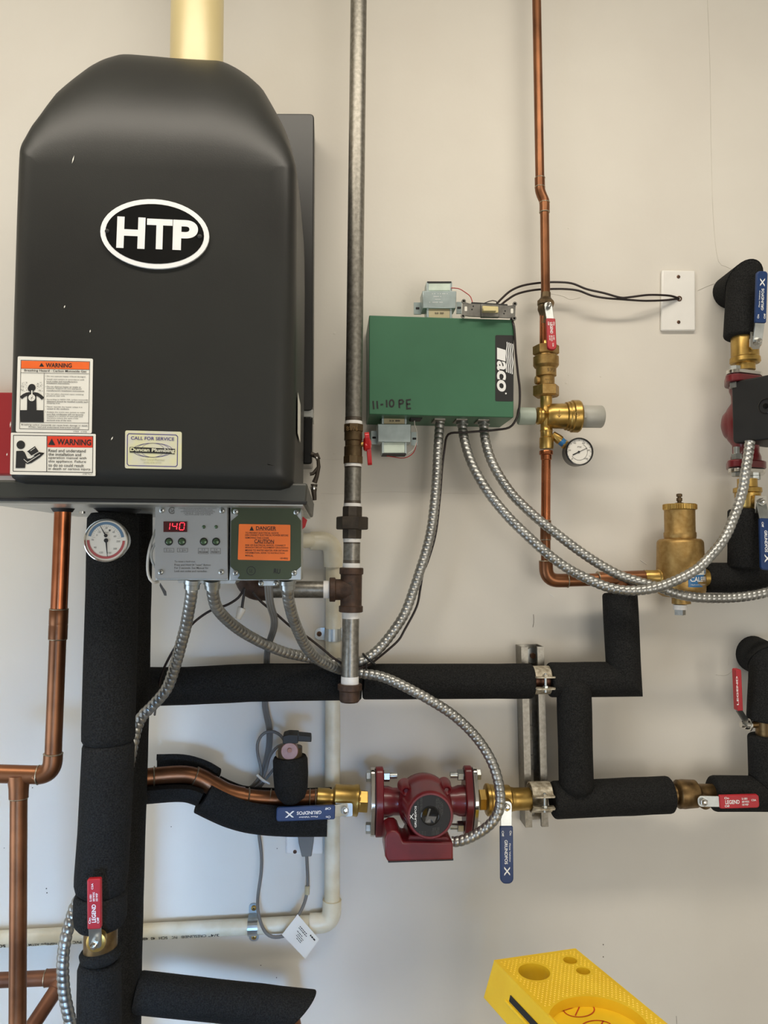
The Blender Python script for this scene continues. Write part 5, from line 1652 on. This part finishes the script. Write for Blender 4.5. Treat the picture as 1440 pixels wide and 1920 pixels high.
# toggle switch lying on the edge of the box
ts = thing('toggle_switch', 'bare grey toggle switch with ivory lever on the green box edge', 'switch', P(917, 597, .11))
SD = .112
sl_ = lambda x: (x - 917) * .045
MB().pix(rounded([(868, 567 - 2), (881, 569), (954, 573), (967, 571), (966, 595), (953, 596), (880, 593), (867, 591)], 2), SD, SD - .003).build('strap', 'strap_grey', ts, bevel=.0004)
MB().pix([(902, 569.5), (936, 571), (936, 594.5), (902, 594)], SD + .004, SD - .004).build('body', 'strap_grey', ts, bevel=.001)
MB().pix([(884, 566), (952, 570), (952, 593), (884, 591)], SD - .003, SD - .007 ).build('switch_case', 'black_rubber', ts, bevel=.001)
MB().pix(rounded([(904.5, 573), (934.5, 574.5), (934.5, 586.5), (904.5, 585.5)], 1.5), SD + .006, SD + .002).build('frame', 'ivory', ts, bevel=.0008)
MB().pix([(906, 577), (930, 576), (931, 583), (906, 583)], SD + .015, SD + .004).build('lever', 'ivory', ts, bevel=.001)
for x, y in ((869.5, 565), (868.2, 592.5), (965.3, 569.8), (964.2, 597)):
    b = MB(); c_ = P(x, y, SD - .0005); b.lathe(c_ - N * .0012, N, [(0, .0038), (.0022, .0038), (.0022, .0019), (0, .0019), (0, .0038)], 18); b.build('ear', 'strap_grey', ts)
for x, y in ((873.5, 579), (960, 583)):
    MB().pix(rounded([(x - 2.4, y - 4.5), (x + 2.4, y - 4.5), (x + 2.4, y + 4.5), (x - 2.4, y + 4.5)], 2), SD + .0004, SD - .001).build('mounting_hole', 'label_white', ts)
for x, y in ((887.5, 574), (885, 580), (947, 583), (945, 588)):
    MB().lathe(P(x, y, SD), N, [(0, .0014), (.0006, .0012), (.0007, 0)], 8).build('rivet', 'ink', ts)

# wall plates
def plate(label, pts, d, scr):
    t = thing('wall_plate', label, 'wall plate', P(sum(p[0] for p in pts) / 4, pts[2][1], 0))
    MB().pix(pts, d, 0).build('plate', 'white_plastic', t, bevel=.003, bseg=3)
    for x, y in scr:
        screw(t, P(x, y, d), .0033, 'brown_screw')
    return t
wp = plate('blank white wall plate where two black wires enter the wall', [(1241, 506), (1304, 507), (1305, 620), (1240, 620)], .007, ((1272, 519), (1272.3, 604)))
MB().lathe(P(1273.5, 560, .007), N, [(-.002, .0055), (.0012, .0050), (.0012, .003), (-.001, .0028), (-.001, 0)], 20).build('grommet', 'brown_screw', wp)
op = plate('white outlet plate behind the grey plug', [(536, 1530), (606, 1530), (606, 1602), (536, 1602)], .006, ((553, 1597),))
b = MB(); b.pix(rounded([(556, 1545), (591, 1545), (588, 1580), (584, 1606), (566, 1607), (560, 1582)], 2), .034, .008)
b.build('power_plug', 'plug_grey', label='grey moulded power plug below the black split foam', cat='plug', bevel=.003)

# ================================================================ flexible conduits
conduit('flexible steel conduit from the control panel down to the left behind the riser',
        [(360.5, 1090, .325), (359, 1110, .32), (357, 1127, .31), (349, 1171, .285), (340.5, 1204, .27), (328, 1249, .25), (313, 1290, .235), (288, 1321, .225), (268, 1341, .22), (257, 1362, .217), (250, 1390, .216), (240, 1440, .216), (215, 1540, .216), (175, 1640, .218), (143, 1695, .225), (131, 1730, .235), (122, 1765, .245), (118, 1800, .25), (118, 1830, .25), (121, 1865, .25), (127, 1895, .25), (134, 1925, .25), (145, 1970, .25)])
conduit('flexible steel conduit from the control panel curving right and up to the green box',
        [(398, 1090, .325), (398.5, 1103, .32), (400, 1118, .31), (407, 1140.5, .29), (429.5, 1165.5, .25), (460, 1188, .21), (501.7, 1210, .17), (538, 1224, .14), (579.5, 1233, .115), (620, 1242, .105), (655, 1243, .1035), (674.6, 1240, .1035), (693, 1231, .10), (714, 1213, .095), (739, 1181.7, .09), (760, 1148, .085), (776.7, 1102.5, .08), (787, 1071, .078), (797.5, 1038, .075), (808, 995, .072), (815, 940, .07), (819, 890, .068), (821.5, 840, .066), (823.5, 810, .064), (825, 788, .064)])
conduit('flexible steel conduit from the junction box curving down to the red pump',
        [(538.6, 1090, .325), (539.5, 1105, .32), (541, 1124, .305), (549, 1157, .27), (560, 1185, .235), (574, 1213, .20), (593, 1234, .165), (618, 1248, .132), (639, 1256, .1085), (656, 1260.5, .1075), (680, 1263, .112), (708, 1267, .118), (735, 1276, .122), (770, 1293, .125), (805, 1312, .125), (850, 1341, .125), (890, 1379, .125), (918, 1420, .128), (933, 1460, .132), (938, 1495, .135), (935, 1520, .135), (924, 1540, .135), (905, 1557, .132), (882, 1570, .128), (862, 1577, .125), (848, 1578.5, .123)])
conduit('flexible steel conduit from the green box middle outlet to the upright pump',
        [(866, 786, .064), (867.5, 805, .066), (872, 830, .07), (882, 862, .078), (898, 895, .088), (922, 932, .098), (952, 968, .106), (980, 996, .11), (1021.5, 1034, .115), (1060, 1063, .118), (1101, 1085, .122), (1140, 1101, .13), (1178, 1107.5, .138), (1223, 1103.6, .142), (1261, 1091, .142), (1299.5, 1071.7, .142), (1325, 1050, .14), (1357, 1011, .138), (1376, 969.5, .136), (1392, 921.5, .134), (1398.5, 880, .132), (1403, 852, .13), (1406, 828, .128)])
conduit('flexible steel conduit from the green box right outlet to the right edge',
        [(907, 786, .064), (907.5, 805, .066), (911, 830, .07), (920, 860, .075), (935, 890, .08), (958, 924, .086), (984, 951, .09), (1012, 976, .093), (1044, 1001, .096), (1082, 1030, .10), (1124, 1058, .105), (1165, 1080, .11), (1204, 1092.5, .118), (1235.6, 1101, .122), (1261, 1111, .123), (1299.5, 1119.5, .122), (1347, 1121.5, .12), (1395, 1118.5, .12), (1440, 1110, .12), (1480, 1098, .12)])

# ================================================================ wires and cords
WB = .0020
cord('black_wire', 'black wire running from the switch along the right side of the green box and down', 'wire',
     [(958, 598, .10), (963.8, 613, .108), (967, 660, .109), (971, 700, .107), (974.5, 730, .104), (974, 760, .10), (969, 783, .095), (956, 801, .09), (930, 806, .085), (908, 808, .083), (868, 811, .081), (846, 812, .078), (837, 820, .07), (833.5, 842, .06), (829, 878, .056), (825, 930, .056), (817, 1000, .056), (803, 1050, .056), (793, 1075, .056), (788, 1104, .058), (781, 1138, .06), (758, 1182, .062), (747.5, 1200, .064), (727, 1219, .07), (706, 1236, .085), (690, 1248, .10), (672, 1253.5, .117), (657, 1253, .118), (640, 1243, .12), (622.5, 1232, .125), (610, 1221, .13), (577, 1195, .145), (549, 1178, .16), (515.5, 1149, .175), (490.5, 1129, .185), (474, 1110, .19)], WB, 'wire_black')
cord('black_wire', 'black wire hanging behind the left conduit over the insulated pipe', 'wire',
     [(458, 1102, .19), (452, 1114, .19), (443, 1124, .19), (424, 1135, .19), (399, 1143, .19), (377, 1156, .19), (357, 1174, .19), (332, 1208, .18), (313, 1241, .155), (302, 1268, .13), (296, 1300, .118), (292, 1322, .10), (290, 1340, .06)], WB, 'wire_black')
for pts, lb_ in (([(932, 569, .085), (940, 560.5, .075), (958, 545, .06), (982, 535, .045), (1015.5, 530, .037), (1046, 529, .035), (1073, 531.5, .038), (1100, 542, .04), (1133, 549.6, .04), (1163.6, 558, .038), (1182, 557, .036), (1216, 553, .03), (1252, 554, .018), (1266, 557, .012), (1273, 560, .007)], 'upper black wire arching from the switch to the wall plate'),
                 ([(938, 573, .085), (950, 563, .072), (970, 551, .055), (1000, 544, .04), (1030, 542, .034), (1061, 542, .032), (1085, 545, .034), (1109, 554, .036), (1136, 559, .036), (1163, 561, .034), (1182, 562.5, .032), (1211, 564, .028), (1247, 563, .018), (1264, 561, .012), (1273, 560.5, .007)], 'lower black wire arching from the switch to the wall plate')):
    cord('black_wire', lb_, 'wire', pts, WB, 'wire_black')
cord('thin_wire', 'thin brown wire curling behind the toggle switch', 'wire', [(904, 570, .10), (912, 567, .10), (922, 563.5, .10), (930, 564.5, .10), (934, 571, .10)], .0008, 'wire_black')
cord('black_wire', 'short brown wire ending in the white wire nut', 'wire', [(459, 1104, .2), (457, 1118, .2), (455, 1130, .2), (453.5, 1142, .2)], .0022, 'wire_black')
wn = P(454, 1139.5, .2); we = P(446.5, 1159, .2)
MB().lathe(wn, we - wn, [(0, .006), (.002, .0066), (.012, .0052), (.018, .004), (.0185, 0)], 10).build('wire_nut', 'wire_white', label='white wire nut hanging below the junction box', cat='wire nut')
cord('white_wire', 'outer white wire loop left of the control panel', 'wire', [(293, 992, .32), (289, 1002, .325), (281, 1026, .33), (277, 1050, .33), (277, 1072, .33), (281, 1086, .33), (288, 1092, .325), (296, 1091, .31)], .0019, 'wire_white')
cord('white_wire', 'inner white wire loop left of the control panel', 'wire', [(294, 1016, .31), (288, 1024, .31), (283.5, 1038, .31), (285, 1052, .31), (291, 1064, .305)], .0017, 'wire_white')
b = MB(); b.pix([(300, 1093, ), (305, 1101), (311, 1109), (312, 1117), (308, 1117), (304, 1108), (299, 1098)], .15, .147); b.build('cable_end', 'cable_grey', label='small grey cable end behind the control panel', cat='cable')

# black tie around the conduits
b = MB()
tc_ = P(692, 1236, .10)
ring = []
for i in range(25):
    g = 2 * PI * i / 24
    ring.append(tc_ + Vector((.75, 0, -.66)) * .0135 * math.cos(g) + N * .0125 * math.sin(g))
b.tube(ring, .0018, 8, cap=False)
b.build('cable_tie', 'black_rubber', label='black cable tie around the conduit right of the steel pipe', cat='tie')
b = MB(); b.tube(fillet(path((687, 1242, .106), (687, 1252, .12), (685, 1275, .105), (683, 1300, .09)), .006), .0016, 8)
b.build('cable_tie', 'black_rubber', label='black tie strap hanging over the insulated pipe', cat='tie')

# grey flat cable: three ribs side by side
def flat_cable(label, pts, w, r=.0019):
    t = thing('electric_cable', label, 'cord', P(*pts[-1]))
    cl = catmull([P(*p) for p in pts], .007)
    for k_ in (-1, 0, 1):
        off = []
        for i in range(len(cl)):
            tg = (cl[min(i + 1, len(cl) - 1)] - cl[max(i - 1, 0)]).normalized()
            s_ = N.cross(tg)
            if s_.length < .2: s_ = X.copy()
            off.append(cl[i] + s_.normalized() * k_ * w)
        MB().tube(off, r * 1.25, 8).build('cord_rib', 'cable_grey', t)
    return t
flat_cable('grey three-rib power cord dropping from the junction box behind the insulated pipe',
           [(502.5, 1090, .34), (503.5, 1105, .335), (505, 1122, .32), (508, 1138, .30), (514, 1160, .25), (513, 1180, .19), (505, 1204, .12), (501, 1225, .06), (500, 1245, .026), (499, 1280, .02), (497, 1318, .02), (500, 1340, .022), (504.5, 1362, .026), (505.5, 1385, .03), (503, 1410, .034), (496, 1440, .034), (489, 1458, .034), (478, 1472, .032), (462, 1486, .03)], .0032)
cord('electric_cable', 'grey power cord loop bundled above the split foam', 'cord',
     [(489, 1462, .040), (490, 1446, .042), (487.5, 1432, .042), (483, 1412, .042), (483, 1394, .042), (488, 1382, .042), (496, 1374.5, .042), (506, 1371.5, .042), (517, 1373, .042), (527, 1380, .042), (534, 1390, .042)], .0026, 'cable_grey')
cord('electric_cable', 'grey power cord strand leaning from the bundle to the purge valve', 'cord',
     [(534, 1396, .044), (524, 1398, .044), (514, 1406, .044), (506, 1418, .044), (500, 1434, .044), (496, 1450, .044), (490, 1466, .042), (478, 1478, .04)], .0026, 'cable_grey')
cord('electric_cable', 'short grey cord strand tucked beside the foam boot', 'cord', [(516, 1438, .048), (510, 1446, .047), (502, 1456, .046), (494, 1468, .044), (484, 1480, .04)], .0024, 'cable_grey')
b = MB(); za, ze = P(482, 1453, .047), P(505, 1470, .047)
b.tube([za, (za + ze) / 2 + N * .004, ze], .0024, 8); b.build('cable_tie', 'wire_white', label='white zip tie around the grey cord bundle', cat='tie')
cord('electric_cable', 'small grey cord loop showing below the split foam', 'cord', [(434, 1538, .03), (436, 1548, .03), (443, 1554, .03), (452, 1554, .03), (459, 1549, .03)], .0026, 'cable_grey')
cord('electric_cable', 'grey power cord hanging down to the paper tag', 'cord',
     [(482, 1535, .02), (484, 1554, .02), (489, 1590, .02), (490.5, 1615, .02), (489, 1642, .02), (484, 1677, .024), (483, 1698, .036), (485, 1715, .040), (490, 1733, .040), (498, 1748, .040), (508, 1755.5, .040), (520, 1757, .040), (536, 1753, .040), (552, 1740, .040)], .0029, 'cable_grey')
cord('electric_cable', 'grey power cord running from the plug down to the paper tag', 'cord',
     [(575, 1604, .022), (576, 1625, .022), (577, 1648, .022), (576, 1670, .024), (571, 1692, .03), (562, 1712, .038), (554, 1724, .040), (551, 1738, .040)], .0029, 'cable_grey')
b = MB(); b.tube(path((576.4, 1661, .0235), (575.5, 1677, .0245)), .0042, 12); b.build('cord_label', 'coil_label', label='small tan tape wrapped around the plug cord', cat='tape')
tg_ = thing('paper_tag', 'white paper tag folded around the grey cord by the drain pipe', 'tag', P(570, 1797, .045))
MB().pix([(558, 1714.5), (598.5, 1761), (572.5, 1798), (528.5, 1752.5)], .0460, .0452).build('sheet', 'label_white', tg_)
b = MB()
def tgp(u, v): return (558 + u * 40.5 - v * 29.5, 1714.5 + u * 46.5 + v * 38)
for u0, u1, v, h in ((.70, .93, .16, 2.6), (.28, .62, .24, 1.3), (.28, .66, .31, 1.3), (.30, .58, .44, 1.1), (.38, .66, .51, 1.1), (.36, .62, .58, 1.1), (.42, .66, .65, 1.1)):
    q = u0
    while q < u1 - .03:
        w_ = random.uniform(.03, .08)
        stroke(b, [tgp(q, v), tgp(min(u1, q + w_), v)], h, .0466)
        q += w_ + .015
b.build('print', 'ink', tg_)

# ================================================================ lower insulated pipe
li = thing('insulated_pipe', 'black insulated pipe with a slanted cut end at the bottom edge', 'pipe', P(400, 1915, .12))
q0, q1 = P(255, 1860, .15), P(560, 1893, .13)
cut = (P(583, 1861, .13) - P(522, 1919, .13)).normalized()
foam_tube(li, [q0, q1], M(34, .14), t1=Vector((cut.z, 0, -cut.x)) * (1 if cut.z > 0 else -1))
MB().tube(fillet([P(500, 1887, .13), P(548, 1893, .13), P(549, 1990, .13)], .03, 8), .0143, 20).build('pipe', 'copper', li)

# ================================================================ stepladder
ZL = 1.10
lad = thing('stepladder', 'yellow plastic stepladder top with round holes at the bottom edge', 'ladder', Vector((PZ(1100, 1900, ZL).x, PZ(1100, 1900, ZL).y, 0)))
LA, LB = PZ(926, 1800, ZL), PZ(1079, 1778, ZL)
e = ((PZ(1247, 1918, ZL) - LB).normalized() + (PZ(1046.7, 1920, ZL) - LA).normalized()).normalized()
LEN = .36
LC, LDp = LB + e * LEN, LA + e * LEN
side = (LB - LA).normalized()
TH = .030
b = MB(); b.prism([LA, LB, LC, LDp], (0, 0, -TH)); top_o = b.build('tray', 'ladder_yellow', lad, bevel=0)
cutters = []
def hole(px, py, rpx, through=True, depth=.012):
    c_ = PZ(px, py, ZL)
    r_ = (PZ(px + rpx, py, ZL) - c_).length
    c0 = c_ + Z * .02; c1 = c_ - Z * ((TH + .02) if through else depth)
    o = MB().cyl(c1, c0, r_, 40).build('cutter', 'ladder_yellow', lad)
    cutters.append(o)
    return c_, r_
hole(1001.5, 1822, 29.5); hole(1069, 1800.5, 13); hole(1093.5, 1820.5, 13)
rc, rr_ = hole(1122, 1921, 92, False, .014)
for cu_ in cutters:
    md = top_o.modifiers.new('cut', 'BOOLEAN'); md.operation = 'DIFFERENCE'; md.object = cu_; md.solver = 'EXACT'
bpy.context.view_layer.update()
dg = bpy.context.evaluated_depsgraph_get()
nm = bpy.data.meshes.new_from_object(top_o.evaluated_get(dg))
top_o.modifiers.clear()
top_o.data = nm
nm.shade_smooth(); nm.set_sharp_from_angle(angle=math.radians(35))
for cu_ in cutters:
    bpy.data.objects.remove(cu_)
# flared skirts
def skirt(p, q, out, drop=.055, t=.004):
    out = Vector(out).normalized()
    n_ = (q - p).normalized()
    b = MB(); b.prism([p, q, q + out * .014 - Z * drop + n_ * .006, p + out * .014 - Z * drop - n_ * .006], -out * t - Z * .001)
    return b.build('skirt', 'ladder_yellow', lad, bevel=.0012)
skirt(LA, LDp, -side); skirt(LB, LC, side); skirt(LA, LB, -e); skirt(LC, LDp, e)
# slot in the left skirt
so = -side
s_at = lambda k_, z_: LA + e * k_ + so * (.014 * z_ / .055 + .0006) - Z * z_
MB().prism([s_at(.058, .019), s_at(.146, .019), s_at(.146, .027), s_at(.058, .027)], so * .0006).build('slot', 'ink', lad)
MB().tube([s_at(.050, .031), s_at(.155, .031)], .0022, 8).build('slot_lip', 'ladder_yellow', lad)
# tread bumps on the top
b = MB()
holes = [(PZ(1001.5, 1822, ZL), (PZ(1031, 1822, ZL) - PZ(1001.5, 1822, ZL)).length), (PZ(1069, 1800.5, ZL), (PZ(1082, 1800.5, ZL) - PZ(1069, 1800.5, ZL)).length), (PZ(1093.5, 1820.5, ZL), (PZ(1106.5, 1820.5, ZL) - PZ(1093.5, 1820.5, ZL)).length), (rc, rr_)]
Wd = (LB - LA).length
sp_ = .0062
i = 0
y_ = .008
while y_ < LEN - .006:
    x_ = .008 + (sp_ / 2 if i % 2 else 0)
    while x_ < Wd - .006:
        c_ = LA + side * x_ + e * y_
        if all((c_ - h).length > r_ + .004 for h, r_ in holes):
            s2 = .0021
            b.add([c_ - side * s2, c_ - e * s2, c_ + side * s2, c_ + e * s2, c_ + Z * .0011], [(0, 1, 4), (1, 2, 4), (2, 3, 4), (3, 0, 4)])
        x_ += sp_
    y_ += sp_ * .72; i += 1
b.build('tread_bumps', 'ladder_yellow', lad, smooth=0, kind='stuff')
# warning pictograms on the recess floor
b = MB()
zf = ZL - .014 + .0006
def fstroke(pts, w=.0016):
    ribbon(b, [PZ(x, y, zf) for x, y in pts], w, Z)
fe = lambda cx_, cy_, rx, ry: [(cx_ + rx * math.cos(i * PI / 14), cy_ + ry * math.sin(i * PI / 14)) for i in range(29)]
W6 = lambda x, y: (880 + x / 3.6, 1740 + y / 3.6)
fstroke(fe(1085.5, 1892.5, 29, 14)); fstroke([W6(715, 590), W6(755, 505)]); fstroke([W6(565, 580), W6(640, 555), W6(720, 530), W6(760, 508), W6(845, 485)], .0013); fstroke([W6(645, 540), W6(690, 520), W6(730, 530)], .0022)
fstroke(fe(1119, 1927, 30, 14)); fstroke([W6(905, 625), W6(850, 720)])
fstroke([W6(800, 660), W6(900, 650), W6(950, 670)], .002)
b.build('pictograms', 'ink_red', lad)
MB().lathe(LA + e * .165 + so * .012 - Z * .040, so, [(0, .012), (.004, .012), (.006, .009), (.0065, 0)], 20).build('rivet', 'gloss_black', lad)
# rails and steps down to the floor
mid_ = (LA + LB + LC + LDp) / 4
across = e; depth_ = side
for sgn in (-1, 1):
    for q_, spread in ((-1, .10), (1, .34)):
        t_ = mid_ + across * sgn * (LEN / 2 - .05) + depth_ * q_ * (Wd / 2 - .03) - Z * .03
        f_ = mid_ + across * sgn * (LEN / 2 + .04) + depth_ * q_ * (Wd / 2 - .03 + spread)
        f_.z = 0.0
        MB().tube([f_, t_], .016, 4).build('rail', 'rail_grey', lad, smooth=0)
for z_ in (.28, .56, .84):
    k_ = (ZL - z_) / ZL
    a_ = mid_ + across * (-(LEN / 2 - .05 + .09 * k_)) - depth_ * (Wd / 2 - .03 + .10 * k_); c_ = mid_ + across * (LEN / 2 - .05 + .09 * k_) - depth_ * (Wd / 2 - .03 + .10 * k_)
    a_.z = c_.z = z_
    MB().slab(a_, c_, .08, .02, Z, .02, .02, seg=1).build('step', 'rail_grey', lad)

# ================================================================ groups of like things
GROUPS = {'flexible_conduit': 'flexible steel conduits', 'insulated_pipe': 'black foam-insulated pipes', 'ball_valve': 'ball valves with lever handles', 'circulator_pump': 'dark red circulator pumps',
          'transformer': 'transformers on the green box', 'black_wire': 'black wires', 'electric_cable': 'grey power cords', 'copper_pipe': 'copper pipes', 'valve_handle': 'red valve handles',
          'pressure_gauge': 'round gauges', 'pipe_strap': 'pipe straps', 'pipe_clamp': 'painted strut clamps', 'wall_plate': 'white wall plates', 'thin_wire': 'thin transformer wires',
          'white_wire': 'white wire loops', 'cable_tie': 'cable ties'}
for o in list(COL.objects):
    if o.parent is None and o.name.split('.')[0] in GROUPS and 'label' in o.keys():
        o['group'] = GROUPS[o.name.split('.')[0]]
